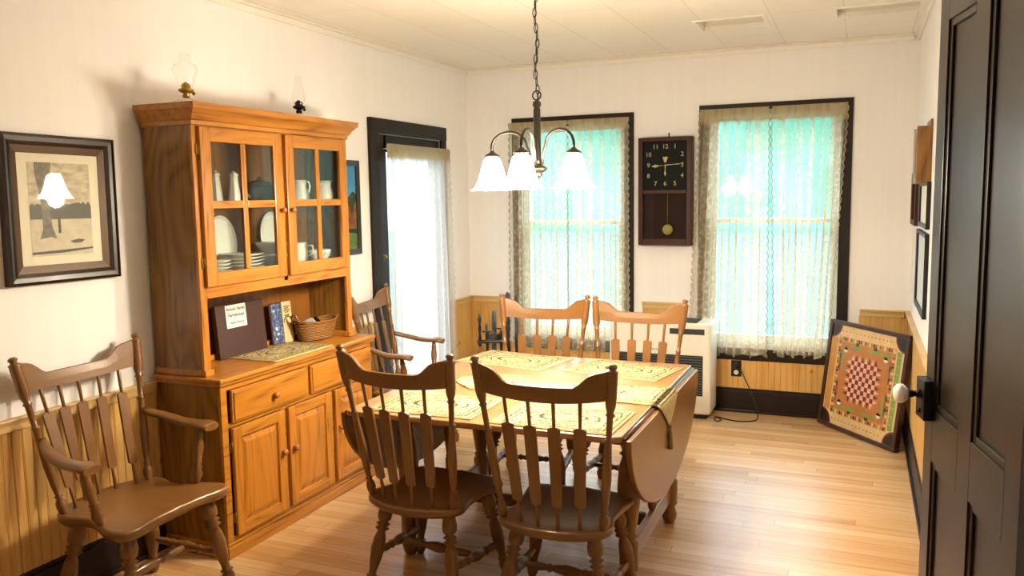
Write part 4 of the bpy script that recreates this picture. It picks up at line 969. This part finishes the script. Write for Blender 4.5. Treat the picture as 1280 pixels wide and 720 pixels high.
# runner: flat on the table, then over the right leaf, pointed with tassels
def runner():
    root = thing('table_runner', 'tan tapestry table runner lying along the middle, tasselled end hanging over', 'table runner', (1.75, -2.73, TZ))
    m = tapestry_mat('tapestry_runner', .56, .175)
    path = [(1.24-.0, 0)]
    c = MB(); hw = .172; cy = -2.735
    # stations: (x, z, halfwidth)
    st_ = [(1.20, .0012, .004), (1.26, .0012, .06), (1.32, .0012, .12), (1.385, .0012, hw)]
    x = 1.385
    while x < 2.24: x += .05; st_.append((x, .0012, hw))
    st_ += [(2.265, .0014, hw), (2.285, -.001, hw), (2.297, -.010, hw), (2.3035, -.03, .15), (2.3035, -.06, .105), (2.3035, -.09, .06), (2.3035, -.13, .006)]
    R0 = []
    for (x, z, w) in st_:
        yo = -.02*(x-1.7)
        row = []
        for k in range(9):
            v = -1+2*k/8; row.append(Vector((x, cy+yo+w*v, TZ+z+.0008*sin(x*30+k))))
        R0.append(row)
    def nrm(i):
        a = R0[max(0, i-1)][4]; b = R0[min(len(R0)-1, i+1)][4]; d = b-a; return Vector((-d.z, 0, d.x)).normalized()
    T = [[c.bm.verts.new(p+nrm(i)*.0026) for p in r] for i, r in enumerate(R0)]; B = [[c.bm.verts.new(p) for p in r] for r in R0]
    for i in range(len(R0)-1):
        for k in range(8):
            c._faces([c.bm.faces.new((T[i][k], T[i+1][k], T[i+1][k+1], T[i][k+1]))], True); c._faces([c.bm.faces.new((B[i][k], B[i][k+1], B[i+1][k+1], B[i+1][k]))], True)
        for k in (0, 8): c._faces([c.bm.faces.new((T[i][k], B[i][k], B[i+1][k], T[i+1][k]))])
    for i in (0, -1): c._faces([c.bm.faces.new(T[i]+B[i][::-1])])
    o = c.build('cloth', m, root); o.data.transform(Matrix.Translation(-Vector(root.location)))
    yt = cy-.02*.6; c = MB(); c.lathe([(.003, 0), (.009, .08), (.006, .16), (.004, .2), (.008, .25), (.012, .9), (.011, 1)], (2.306, yt, TZ-.125), (2.308, yt, TZ-.235), 12)
    o = c.build('tassel', basic('tassel_thread', '#7d7350', .9), root); o.data.transform(Matrix.Translation(-Vector(root.location)))
runner()

# ------------------------------------------------------------------ CHANDELIER
CX, CY = 1.686, -2.75
def shade_mat():
    m, t, b = newmat('lit_frosted_glass'); b.inputs['Base Color'].default_value = (.9, .87, .8, 1); b.inputs['Roughness'].default_value = .4
    b.inputs['Emission Color'].default_value = (1, .87, .65, 1); b.inputs['Emission Strength'].default_value = SHADE_EMIT; return m
MAT['shade'] = shade_mat()
MAT['bulb'] = basic('bulb_glass', '#ffffff', .3)
b_ = MAT['bulb'].node_tree.nodes['Principled BSDF']; b_.inputs['Emission Color'].default_value = (1, .85, .6, 1); b_.inputs['Emission Strength'].default_value = 12
ch = thing('chandelier', 'bronze three-arm chandelier with lit white glass shades hanging over the table', 'chandelier', (CX, CY, H-.001))
cinv = Matrix.Translation(-Vector(ch.location))
def cp(mb, name, mat, parent=ch):
    o = mb.build(name, mat, parent); o.data.transform(cinv); return o
c = MB(); c.lathe([(.06, 0), (.062, .1), (.05, .6), (.02, .9), (.012, 1)], (CX, CY, H-.001), (CX, CY, H-.035), 24); cp(c, 'ceiling_canopy', 'darkmetal')
c = MB(); z = H-.035; k = 0
while z > 2.125:
    pts = []
    for i in range(12):
        a = 2*pi*i/12; u, v = .0085*cos(a), .021*sin(a)
        wx = .006*sin(k*.9)
        pts.append((CX+wx+(u if k % 2 else 0), CY+(0 if k % 2 else u), z-.02+v))
    c.tube(pts, .0024, 6, True); z -= .034; k += 1
c.tube([(CX+.003*sin(i), CY+.003*cos(i), H-.03-(H-.03-2.13)*i/12) for i in range(13)], .0018, 6)
cp(c, 'chain', 'darkmetal')
c = MB(); c.tube([(CX+.020*cos(2*pi*i/20), CY, 2.113+.020*sin(2*pi*i/20)) for i in range(20)], .0035, 8, True); cp(c, 'hanging_ring', 'darkmetal')
c = MB(); c.lathe([(.006, 0), (.018, .03), (.020, .08), (.013, .12), (.0165, .14), (.0165, .9), (.020, .93), (.020, 1)], (CX, CY, 2.092), (CX, CY, 1.80), 20); cp(c, 'column', 'darkmetal')
c = MB(); c.lathe([(.020, 0), (.040, .18), (.047, .28), (.045, .36), (.025, .55), (.018, .62), (.024, .72), (.010, .9), (.003, 1)], (CX, CY, 1.80), (CX, CY, 1.735), 24); cp(c, 'hub', 'darkmetal')
c = MB(); c.tube([(CX-.03, CY-.02, 1.79), (CX-.03, CY-.02, 1.56)], .0012, 6); c.sphere((CX-.03, CY-.02, 1.553), .005, 8, 1.5); cp(c, 'pull_cord', 'paper')
yawdir = Vector((cos(YAW), sin(YAW), 0)); fwd = Vector((-sin(YAW), cos(YAW), 0))
for a_deg in (161, 250, 314):
    a = radians(a_deg); d = yawdir*cos(a)+fwd*sin(a); R_ = .222
    P = lambda r, z: Vector((CX, CY, z))+d*r
    c = MB(); pts = [P(.028, 1.795), P(.040, 1.86)]
    for k in range(13):
        q = pi-pi*k/12; pts.append(P(.1375+.0855*cos(q), 1.885+.068*sin(q)))
    pts.append(P(R_, 1.862)); c.tube(pts, .0068, 10); arm = cp(c, 'lamp_arm', 'darkmetal')
    c = MB(); c.lathe([(.008, 0), (.012, .15), (.032, .5), (.035, .6), (.035, .68), (.026, .70), (.026, 1)], P(R_, 1.868), P(R_, 1.832), 20)
    for k in range(8):
        q = 2*pi*k/8; o_ = P(R_, 1.834)+Vector((cos(q), sin(q), 0))*.030; c.sphere(o_, .005, 6)
    cp(c, 'lamp_socket', 'darkmetal', ch)
    c = MB(); prof = [(.031, 1.836), (.040, 1.825), (.051, 1.79), (.061, 1.75), (.074, 1.718), (.090, 1.696), (.103, 1.687), (.100, 1.687), (.087, 1.698), (.071, 1.720), (.058, 1.752), (.048, 1.79), (.036, 1.825)]
    base = P(R_, 1.842); c.lathe([(r, (1.842-z)/.156) for r, z in prof], base, base-Vector((0, 0, .156)), 28, cap=False); cp(c, 'lamp_shade', 'shade')
    c = MB(); c.sphere(P(R_, 1.765), .024, 14, 1.2); cp(c, 'bulb', 'bulb')
    pl = point_light('bulb_light', P(R_, 1.676), BULB_W, (1, .86, .63), .04)

# ------------------------------------------------------------------ WALL THINGS
# framed winter photograph on the left wall
def framed(name, label, M, w, h, steps, mount, cat='picture', depth=.03, mmat='mat_ivory'):
    """M: local x right, y up, z out of the wall, origin at the centre on the wall. steps: list (inset0, inset1, depth, mat)"""
    loc = M.translation.copy(); t = thing(name, label, cat, loc); R_ = M.copy(); R_.translation = (0, 0, 0)
    for (a, b_, dz, mt) in steps:
        c = MB(); X, Y = w/2, h/2
        o0 = [(-X+a, -Y+a), (X-a, -Y+a), (X-a, Y-a), (-X+a, Y-a)]; i0 = [(-X+b_, -Y+b_), (X-b_, -Y+b_), (X-b_, Y-b_), (-X+b_, Y-b_)]
        for k in range(4):
            k2 = (k+1) % 4; q = [o0[k], o0[k2], i0[k2], i0[k]]
            dz2 = dz[1] if isinstance(dz, tuple) else dz; dz1 = dz[0] if isinstance(dz, tuple) else dz
            vb = [c.bm.verts.new(R_ @ Vector((x, y, .001))) for x, y in q]; vt = [c.bm.verts.new(R_ @ Vector((x, y, d_))) for (x, y), d_ in zip(q, (dz1, dz1, dz2, dz2))]
            c._faces([c.bm.faces.new(vb[::-1]), c.bm.faces.new(vt)]); c._faces([c.bm.faces.new((vb[j], vb[(j+1) % 4], vt[(j+1) % 4], vt[j])) for j in range(4)])
        c.build('frame' if a == 0 else 'frame_liner', mt, t)
    b0 = steps[-1][1]; c = MB(); c.box(-w/2+b0, w/2-b0, -h/2+b0, h/2-b0, .002, .008, R_); c.build('mount', mmat, t)
    return t, R_
PMx = frame_matrix((.0, -3.892, 1.633), (0, 1, 0), (0, 0, 1), (1, 0, 0)) @ Matrix.Rotation(radians(-.6), 4, 'Z')
t, R_ = framed('framed_picture', 'framed winter photograph of a tree trunk on the wall left of the hutch', PMx, .525, .60, [(0, .012, (.030, .036), 'frame_dark'), (.012, .030, (.030, .026), 'frame_dark'), (.030, .045, (.028, .020), 'frame_dark'), (.045, .075, (.018, .010), 'gold')], None)
def photo_mat():
    m, tt, b = newmat('sepia_sky'); N = tt.nodes.new; L = tt.links.new
    tc = N('ShaderNodeTexCoord'); mp = N('ShaderNodeMapping'); mp.inputs['Scale'].default_value = (1, 5, 12); L(tc.outputs['Object'], mp.inputs[0])
    n = N('ShaderNodeTexNoise'); n.inputs['Scale'].default_value = 3; n.inputs['Detail'].default_value = 4; L(mp.outputs[0], n.inputs['Vector'])
    r = N('ShaderNodeValToRGB'); r.color_ramp.elements[0].position = .35; r.color_ramp.elements[0].color = lin('#a8987c'); r.color_ramp.elements[1].position = .65; r.color_ramp.elements[1].color = lin('#d8c8a8')
    L(n.outputs['Fac'], r.inputs[0]); L(r.outputs[0], b.inputs['Base Color']); b.inputs['Roughness'].default_value = .5; return m
art = [photo_mat(), basic('snow_print', '#cdbfa2', .5, noise=.12, nscale=30), basic('treeline_print', '#4e4534', .5, noise=.3, nscale=50), basic('trunk_print', '#6f6350', .5, noise=.35, nscale=40), basic('dark_print', '#3a3226', .5)]
c = MB(); pw, ph_ = .115, .165; PS = Matrix.Diagonal((1.24, 1.15, 1, 1)); R_ = R_ @ PS
def quad(mi, pts, z): c.mi = mi; c.poly([(x*1.0, y*1.0, z) for x, y in pts], R_)
c.mi = 0; c.box(-pw, pw, -ph_, ph_, .0082, .0088, R_)
quad(1, [(-pw, -ph_), (pw, -ph_), (pw, -.03), (-pw, -.03)], .0090)
tl = [(-pw, -.035)] + [(pw-.0, -.035)] + [(pw-2*pw*k/24, .012+.012*abs(sin(k*1.7))*(1.4 if k < 8 else .8)) for k in range(25)]
quad(2, tl, .0092)
quad(3, [(-.085, -.105), (-.045, -.098), (-.022, -.105), (-.038, -.06), (-.045, .02), (-.04, .10), (-.03, .15), (-.03, ph_), (-.09, ph_), (-.09, .12), (-.078, .06), (-.072, 0), (-.072, -.07)], .0094)
quad(1, [(-.095, -.115), (-.06, -.108), (-.02, -.112), (0, -.100), (.015, -.118), (-.04, -.13), (-.09, -.13)], .0095)
quad(4, [(-.016, -.085), (-.006, -.085), (-.006, -.03), (-.016, -.03)], .0096)
quad(4, [(.025, -.115), (.06, -.108), (.085, -.112), (.07, -.122), (.04, -.123)], .0096)
quad(4, [(-pw, -.150), (pw, -.140), (pw, -.146), (0, -.156), (-pw, -.158)], .0096)
c.build('photo_print', art, t)
c = MB(); c.box(-.186/1.24, .186/1.24, -.224/1.15, .224/1.15, .0098, .0112, R_); c.build('glass', 'clearglass', t)
# landscape picture beyond the hutch
PM2 = frame_matrix((.0, -1.93, 1.60), (0, 1, 0), (0, 0, 1), (1, 0, 0))
t, R_ = framed('framed_picture', 'framed colour landscape with blue sky, half hidden behind the hutch', PM2, .50, .61, [(0, .035, (.022, .016), 'frame_dark')], None)
c = MB(); art = [basic('sky_print', '#3f86b8', .5, noise=.15, nscale=8), basic('autumn_print', '#7a4a1c', .6, noise=.6, nscale=30), basic('forest_print', '#24351c', .6, noise=.5, nscale=30), basic('field_print', '#5a7030', .6, noise=.4, nscale=25)]
c.mi = 0; c.box(-.215, .215, -.27, .27, .0082, .0088, R_)
c.mi = 2; c.poly([(-.215, -.27, .0090), (.215, -.27, .0090)] + [(.215-.43*k/16, .085+.02*sin(k*1.3), .0090) for k in range(17)], R_)
c.mi = 1; c.poly([(-.215, -.12, .0092), (.215, -.14, .0092)] + [(.215-.43*k/16, .0+.05*sin(k*1.9+1), .0092) for k in range(17)], R_)
c.mi = 3; c.poly([(-.215, -.27, .0094), (.215, -.27, .0094), (.215, -.17, .0094), (0, -.15, .0094), (-.215, -.19, .0094)], R_)
c.build('landscape_print', art, t)

# wall clock
KX0, KX1, KZ0, KZ1, KD = 1.49, 1.893, 1.268, 2.08, .095
ck = thing('wall_clock', 'brown wooden pendulum wall clock with dark square dial between the windows', 'clock', ((KX0+KX1)/2, 0, KZ0)); kinv = Matrix.Translation(-Vector(ck.location))
def kp(mb, name, mat, parent=ck, bev=0):
    o = mb.build(name, mat, parent, bevel=bev); o.data.transform(kinv); return o
c = MB(); tk = .016; c.box(KX0, KX0+tk, -KD, -.001, KZ0, KZ1); c.box(KX1-tk, KX1, -KD, -.001, KZ0, KZ1); c.box(KX0+tk, KX1-tk, -KD, -.001, KZ0, KZ0+tk); c.box(KX0+tk, KX1-tk, -KD, -.001, KZ1-tk, KZ1); kp(c, 'case', 'clockwood', bev=.002)
c = MB(); c.box(KX0+tk, KX1-tk, -.02, -.001, KZ0+tk, KZ1-tk); kp(c, 'back_panel', 'clockback')
c = MB(); e = .036; Y0, Y1 = -KD-.018, -KD-.0005; zm = 1.672
c.box(KX0, KX0+e, Y0, Y1, KZ0, KZ1); c.box(KX1-e, KX1, Y0, Y1, KZ0, KZ1); c.box(KX0+e, KX1-e, Y0, Y1, KZ0, KZ0+.05); c.box(KX0+e, KX1-e, Y0, Y1, KZ1-.03, KZ1); c.box(KX0+e, KX1-e, Y0, Y1, zm-.014, zm+.014)
kd = kp(c, 'clock_door', 'clockwood', bev=.003)
g = MB(); g.box(KX0+e, KX1-e, Y0+.008, Y0+.010, KZ0+.05, zm-.014); kp(g, 'glass', 'clearglass', kd)
c = MB(); c.box(KX0+tk, KX1-tk, -.085, -.075, zm, KZ1-tk); dial = kp(c, 'dial', 'clockface')
dcx, dcz = (KX0+KX1)/2, 1.872
nb = []
for n_ in range(1, 13):
    a = radians(90-30*n_); rx, rz_ = .122, .137
    sq = max(abs(cos(a)), abs(sin(a))); rr = .128/max(sq, .84)
    M = frame_matrix((dcx+rr*cos(a), -.0856, dcz+rr*1.08*sin(a)), (1, 0, 0), (0, 0, 1), (0, -1, 0))
    nb.append(text_obj(str(n_), .047, 'numeral', M, 'numeral', dial, .0005))
for o in nb: o.data.transform(kinv)
def hand(ang_, L_, w, tail):
    M = frame_matrix((dcx, -.088, dcz), (1, 0, 0), (0, 0, 1), (0, -1, 0)) @ Matrix.Rotation(radians(ang_), 4, 'Z')
    c = MB(); c.prism([(-tail, -.003), (0, -.004), (L_*.45, -.002), (L_*.72, -w), (L_, 0), (L_*.72, w), (L_*.45, .002), (0, .004), (-tail, .003)], .001, M); kp(c, 'clock_hand', 'numeral', dial)
hand(184, .105, .012, .0); hand(4, .140, .003, .03); hand(270, .085, .008, 0)
c = MB(); M = frame_matrix((dcx, -.0858, dcz), (1, 0, 0), (0, 0, 1), (0, -1, 0)); c.prism([(-.020, .062), (.020, .062), (.006, .02), (-.006, .02)], .0008, M); kp(c, 'dial_ornament', 'numeral', dial)
c = MB(); c.tube([(dcx+.012, -.05, zm), (dcx+.012, -.05, 1.40)], .002); c.lathe([(.001, 0), (.038, .35), (.040, .6), (.001, 1)], (dcx+.012, -.056, 1.385), (dcx+.012, -.044, 1.385), 24); kp(c, 'pendulum', basic('pale_brass', '#a49a55', .5, metal=.2))
c = MB(); c.tube([(dcx+.01, -.004, KZ1), (dcx+.01, -.004, KZ1+.03)], .004); c.sphere((dcx+.01, -.008, KZ1+.032), .006, 8); kp(c, 'hanging_hook', 'blackmetal')
for z in (KZ0+.14, KZ1-.12):
    c = MB(); c.box(KX1, KX1+.003, -KD-.015, -KD+.012, z-.02, z+.02); kp(c, 'hinge', 'blackmetal', kd)

# heater
hx0, hx1, hz, hy_ = 1.325, 2.085, .715, -.335
ht = thing('wall_heater', 'cream enamel gas space heater with dark louvred grille under the clock', 'heater', ((hx0+hx1)/2, -.2, 0)); hi_ = Matrix.Translation(-Vector(ht.location))
def ep(mb, name, mat, parent=ht, bev=0):
    o = mb.build(name, mat, parent, bevel=bev); o.data.transform(hi_); return o
c = MB(); c.box(hx0, hx1, hy_, -.045, .035, hz); ep(c, 'cabinet', 'white', bev=.016)
c = MB(); c.box(hx0+.03, hx1-.03, hy_+.02, -.06, .0, .034); ep(c, 'base', 'grille', bev=.004)
c = MB(); c.box(hx0+.06, hx1-.055, hy_-.002, hy_-.0005, .175, .475); gr = ep(c, 'grille_recess', 'grille')
c = MB()
for k in range(15):
    z = .190+.0195*k; M = Matrix.Translation((0, hy_-.006, z)) @ Matrix.Rotation(radians(-25), 4, 'X'); c.box(hx0+.065, hx1-.06, -.006, .006, -.0018, .0018, M)
ep(c, 'louvres', basic('louvre_grey', '#55534e', .45), gr)
c = MB(); c.box(hx0+.08, hx1-.10, hy_+.012, -.10, hz+.0003, hz+.004); ep(c, 'top_vent', 'grille')
c = MB(); c.box(hx1-.30, hx1-.045, hy_-.0015, hy_-.0003, .630, .672); cpn = ep(c, 'control_panel', basic('panel_grey', '#3b3b3c', .4))
M = frame_matrix((1.665, hy_-.001, .510), (1, 0, 0), (0, 0, 1), (0, -1, 0)); o = text_obj('Rinnai', .026, 'ink', M, 'badge', ht, .0004); o.data.transform(hi_)
c = MB()
for k, z in enumerate((.115, .105, .095)): c.box(hx1-.20, hx1-.10-(.02*k), hy_-.0008, hy_-.0002, z, z+.003)
ep(c, 'warning_text', 'grille')

# outlet, plug and cord
t = thing('power_outlet', 'black power socket plate on the pine boards beside the heater', 'outlet', (2.226, -.0125, .335))
c = MB(); c.box(-.038, .038, -.006, 0, -.062, .062); c.build('cover_plate', 'black', t, bevel=.003)
for z in (-.03, ):
    c = MB(); c.lathe([(.017, 0), (.017, 1)], (0, -.0062, z), (0, -.0085, z), 16); so = c.build('socket', 'white', t)
    c = MB(); c.box(-.007, -.005, -.0093, -.0086, z-.004, z+.006); c.box(.005, .007, -.0093, -.0086, z-.004, z+.006); c.build('slots', 'black', so)
t = thing('electrical_cable', 'black power cable from the wall socket down to the floor by the heater', 'cord', (2.226, -.04, .365))
c = MB(); c.box(-.014, .014, -.026, .018, -.018, .02); c.build('plug', 'stem', t, bevel=.005)
pts = [(2.226, -.068, .37), (2.245, -.10, .385), (2.27, -.10, .34), (2.33, -.11, .22), (2.385, -.14, .10), (2.41, -.20, .02), (2.38, -.27, .0065), (2.28, -.31, .0065), (2.18, -.27, .0065), (2.13, -.24, .0065), (2.11, -.30, .0065), (2.14, -.36, .0065), (2.16, -.30, .0065), (2.10, -.215, .0065)]
sp = []
for i in range(len(pts)-1):
    for u in (0, .2, .4, .6, .8):
        P = [Vector(pts[max(0, min(len(pts)-1, i+k))]) for k in (-1, 0, 1, 2)]
        sp.append(.5*((2*P[1])+(-P[0]+P[2])*u+(2*P[0]-5*P[1]+4*P[2]-P[3])*u*u+(-P[0]+3*P[1]-3*P[2]+P[3])*u**3))
c = MB(); c.tube(sp, .0042, 6); o = c.build('cord', 'stem', t); o.data.transform(Matrix.Translation(-Vector(t.location)))

# carrom / game board leaning in the corner
BL = Vector((2.822, -.140, .009)); BR = Vector((3.305, -.715, .002)); TL = Vector((2.893, -.082, .756))
ex = (BR-BL).normalized(); ey = (TL-BL); ey = (ey-ex*ey.dot(ex)).normalized(); ez = ex.cross(ey)
S = .752
gb = thing('game_board', 'wooden checkers game board with corner pockets leaning in the room corner', 'game board', BL)
GR = frame_matrix((0, 0, 0), ex, ey, ez)
fw_ = .028; c = MB()
for (a, b_, p, q) in ((0, S, 0, fw_), (0, S, S-fw_, S), (0, fw_, fw_, S-fw_), (S-fw_, S, fw_, S-fw_)): c.box(a, b_, p, q, -.030, .012, GR)
c.build('rim', basic('dark_red_wood_rim', '#3c1f16', .35, coat=.3), gb, bevel=.003)
cols = {'tan': '#c08a45', 'orange': '#b0743c', 'cream': '#d3b482', 'green': '#7c9a48', 'dgreen': '#2f4a30', 'maroon': '#6e2a22', 'pink': '#d9a68c', 'red': '#99503a', 'white': '#ddd6c4', 'black': '#15110f'}
cn_ = list(cols); mats = [basic('board_'+k_, v, .35, coat=.4, noise=.10, nscale=20) for k_, v in cols.items()]
c = MB()
def B(col, pts, lv=1): c.mi = cn_.index(col); c.poly([(x, y, .0005*lv) for x, y in pts], GR)
def RB(col, x0, y0, x1, y1, lv=1): B(col, [(x0, y0), (x1, y0), (x1, y1), (x0, y1)], lv)
c.mi = 0; c.box(fw_, S-fw_, fw_, S-fw_, -.008, 0, GR)
cc = S/2
RB('cream', fw_, fw_, S-fw_, S-fw_, 1); RB('tan', .105, .105, S-.105, S-.105, 2)
RB('tan', .035, .12, .095, S-.12, 2); RB('green', S-.095, .12, S-.055, S-.12, 2)
for k in range(18):
    u = .13+k*(S-.26)/18; RB('cream' if k % 2 else 'green', S-.093, u, S-.060, u+.003, 3)
# border ring: coloured segments
for k in range(26):
    u = .115+k*(S-.23)/26; w = (S-.23)/26*.8; cl = ('red', 'green', 'cream', 'orange', 'dgreen', 'red', 'pink')
    RB(cl[k % 7], u, .108, u+w, .132, 3); RB(cl[(k+2) % 7], u, S-.132, u+w, S-.108, 3); RB(cl[(k+4) % 7], .108, u, .132, u+w, 3); RB(cl[(k+5) % 7], S-.132, u, S-.108, u+w, 3)
for k in range(14):
    u = .13+k*(S-.26)/14; RB('maroon', u, .062, u+.008, .070, 3); RB('maroon', u, S-.070, u+.008, S-.062, 3)
RB('orange', .14, .14, S-.14, S-.14, 3)
for sx in (1, -1):                                              # green angle brackets and corner squares
    for sy in (1, -1):
        F = lambda x, y: (cc+sx*(x), cc+sy*(y))
        B('green', [F(.16, .205), F(.222, .205), F(.222, .222), F(.16, .222)] , 4) if sx*sy > 0 else B('green', [F(.205, .05), F(.222, .05), F(.222, .20), F(.205, .20)], 4)
        B('green', [F(.03, .205), F(.15, .205), F(.15, .222), F(.03, .222)], 4)
        B('red', [F(.226, .03), F(.242, .03), F(.242, .18), F(.226, .18)], 4)
        B('dgreen', [F(.232, .045), F(.246, .045), F(.246, .075), F(.232, .075)], 5); B('dgreen', [F(.232, .12), F(.246, .12), F(.246, .15), F(.232, .15)], 5); B('dgreen', [F(.07, .225), F(.10, .225), F(.10, .245), F(.07, .245)], 5)
        pc_ = F(.19, .185); B('white', [(pc_[0]+.020*cos(a*pi/6), pc_[1]+.020*sin(a*pi/6)) for a in range(12)], 5); B('black', [(pc_[0]+.020*cos(a*pi/6), pc_[1]+.020*sin(a*pi/6)) for a in range(0, 7)], 6)
        # pocket
        q0 = F(cc-fw_, cc-fw_); pk = [q0]+[(q0[0]-sx*.095*cos(a*pi/20), q0[1]-sy*.095*sin(a*pi/20)) for a in range(11)]
        B('maroon', pk, 6)
        pk = [q0]+[(q0[0]-sx*.083*cos(a*pi/20), q0[1]-sy*.083*sin(a*pi/20)) for a in range(11)]; B('black', pk, 7)
q = .031
for i in range(8):
    for j in range(8): RB('maroon' if (i+j) % 2 else 'pink', cc+(i-4)*q, cc+(j-4)*q, cc+(i-3)*q, cc+(j-3)*q, 4)
    a0 = cc+(i-4)*q; a1 = a0+q; am = (a0+a1)/2; R4 = 4*q; cl = 'maroon' if i % 2 else 'pink'; cl2 = 'pink' if i % 2 else 'maroon'
    B(cl, [(a0, cc+R4), (a1, cc+R4), (am, cc+R4+.045)], 4); B(cl2, [(a0, cc-R4), (a1, cc-R4), (am, cc-R4-.045)], 4)
    B(cl, [(cc+R4, a0), (cc+R4, a1), (cc+R4+.045, am)], 4); B(cl2, [(cc-R4, a0), (cc-R4, a1), (cc-R4-.045, am)], 4)
c.build('playing_surface', mats, gb)

# right wall: oak box, frames
t = thing('wooden_wall_box', 'small oak box hanging high on the right wall by the dark door', 'wall box', (W, -1.33, 1.69))
c = MB(); c.box(-.075, -.001, -.14, .14, 0, .012); c.box(-.075, -.001, -.14, -.128, .012, .30); c.box(-.075, -.001, .128, .14, .012, .30); c.box(-.075, -.050, -.128, .128, .012, .29); c.box(-.012, -.001, -.14, .14, .30, .335); c.build('box_body', 'oakside', t, bevel=.003)
c = MB(); c.box(-.0785, -.0752, -.10, .10, .05, .25); c.build('front_panel', 'oakside', t, bevel=.002)
def RM(y, z): return frame_matrix((W, y, z), (0, -1, 0), (0, 0, 1), (-1, 0, 0))
MAT['mount_blue'] = basic('pale_print', '#c9d2d6', .5)
t, R_ = framed('framed_picture', 'small brown framed picture on the right wall nearest the corner', RM(-.42, 1.60), .46, .33, [(0, .03, (.030, .026), 'clockwood')], None)
c = MB(); c.box(-.13, .13, -.08, .08, .0082, .009, R_); c.build('print', basic('faded_print', '#b9ab92', .6, noise=.2, nscale=30), t)
t, R_ = framed('framed_picture', 'black framed white picture on the right wall, directly below the oak box', RM(-1.18, 1.575), .66, .25, [(0, .022, (.022, .018), 'black')], None, mmat='paper')
t, R_ = framed('framed_picture', 'tall black framed pale picture, lowest on the right wall', RM(-1.14, 1.20), .74, .45, [(0, .024, (.022, .018), 'black')], None, mmat='mount_blue')
c = MB(); c.box(-.24, .24, -.13, .13, .0082, .009, R_); c.build('print', 'mount_blue', t)

# ------------------------------------------------------------------ SPINNING WHEEL in the back left corner
sw = thing('spinning_wheel', 'dark antique spinning wheel standing in the far left corner behind the table', 'spinning wheel', (.50, -.62, 0), YAW)
# local y points away from the viewer's side, x across
c = MB(); M = Matrix.Translation((0, 0, .33)) @ Matrix.Rotation(radians(8), 4, 'X'); c.box(-.06, .06, -.28, .28, -.02, .02, M); c.build('bench', 'spinwheel', sw, bevel=.006)
for x, y, x1, y1, zt in ((-.04, -.22, -.10, -.27, .29), (.04, -.22, .10, -.27, .29), (0, .22, 0, .28, .36)):
    c = MB(); c.lathe(leg_prof(.015), (x1, y1, 0), (x, y, zt), 12); c.build('leg', 'spinwheel', sw)
c = MB(); n = 40; wc = (-.01, .12, .56); Rw = .20
c.tube([(wc[0], wc[1]+Rw*cos(2*pi*i/n), wc[2]+Rw*sin(2*pi*i/n)) for i in range(n)], .016, 10, True); wr_ = c.build('wheel_rim', 'spinwheel', sw)
c = MB(); c.lathe([(.018, 0), (.03, .3), (.03, .7), (.018, 1)], (wc[0]-.045, wc[1], wc[2]), (wc[0]+.045, wc[1], wc[2]), 14); c.build('hub', 'spinwheel', sw)
for k in range(8):
    a = 2*pi*k/8; c = MB(); c.lathe([(.005, 0), (.008, .3), (.005, .5), (.009, .7), (.005, 1)], (wc[0], wc[1]+.025*cos(a), wc[2]+.025*sin(a)), (wc[0], wc[1]+(Rw-.01)*cos(a), wc[2]+(Rw-.01)*sin(a)), 8); c.build('spoke', 'spinwheel', sw)
for s_ in (-1, 1):
    c = MB(); c.lathe([(.012, 0), (.016, .2), (.010, .4), (.014, .6), (.009, .8), (.014, .86), (.016, .93), (.004, 1)], (wc[0]+s_*.055, .12, .36), (wc[0]+s_*.055, .12, .62), 10); c.build('wheel_upright', 'spinwheel', sw)
# mother-of-all with maidens and flyer
c = MB(); c.lathe([(.012, 0), (.016, .3), (.010, .5), (.016, .8), (.012, 1)], (-.13, -.20, .585), (.11, -.20, .585), 12); c.lathe([(.014, 0), (.018, .5), (.014, 1)], (0, -.20, .31), (0, -.20, .585), 12); c.build('mother_of_all', 'spinwheel', sw)
for x in (-.11, .09):
    c = MB(); c.lathe([(.010, 0), (.014, .2), (.008, .4), (.014, .55), (.008, .7), (.013, .8), (.015, .88), (.006, .94), (.009, .97), (.002, 1)], (x, -.20, .55), (x, -.20, .79), 12); c.build('maiden', 'spinwheel', sw)
c = MB(); c.tube([(-.09, -.20, .66), (-.02, -.20, .66), (-.02, -.13, .67), (.05, -.13, .67)], .006); c.tube([(-.02, -.20, .66), (-.02, -.27, .65), (.05, -.27, .65)], .006)
c.tube([(-.06, -.20+.055*cos(a*pi/10), .66+.055*sin(a*pi/10)) for a in range(20)], .008, 8, True); c.build('flyer', 'spinwheel', sw)
c = MB(); c.lathe([(.016, 0), (.020, .3), (.014, .5), (.018, .8), (.014, 1)], (.10, .0, .33), (.10, .0, .80), 12); c.build('distaff', 'spinwheel', sw)
c = MB(); c.lathe([(.018, 0), (.023, .3), (.021, .8), (.008, 1)], (.10, .0, .80), (.10, .0, .93), 12); c.build('wool_bundle', 'purple', sw)
c = MB(); c.lathe([(.010, 0), (.016, .35), (.010, .5), (.016, .7), (.012, .85), (.003, 1)], (.165, -.02, .76), (.165, -.02, .90), 12); c.lathe([(.010, 0), (.013, .5), (.010, 1)], (.165, -.02, .34), (.165, -.02, .76), 12); c.box(.05, .18, -.03, .01, .31, .345); c.build('distaff_arm', 'spinwheel', sw)
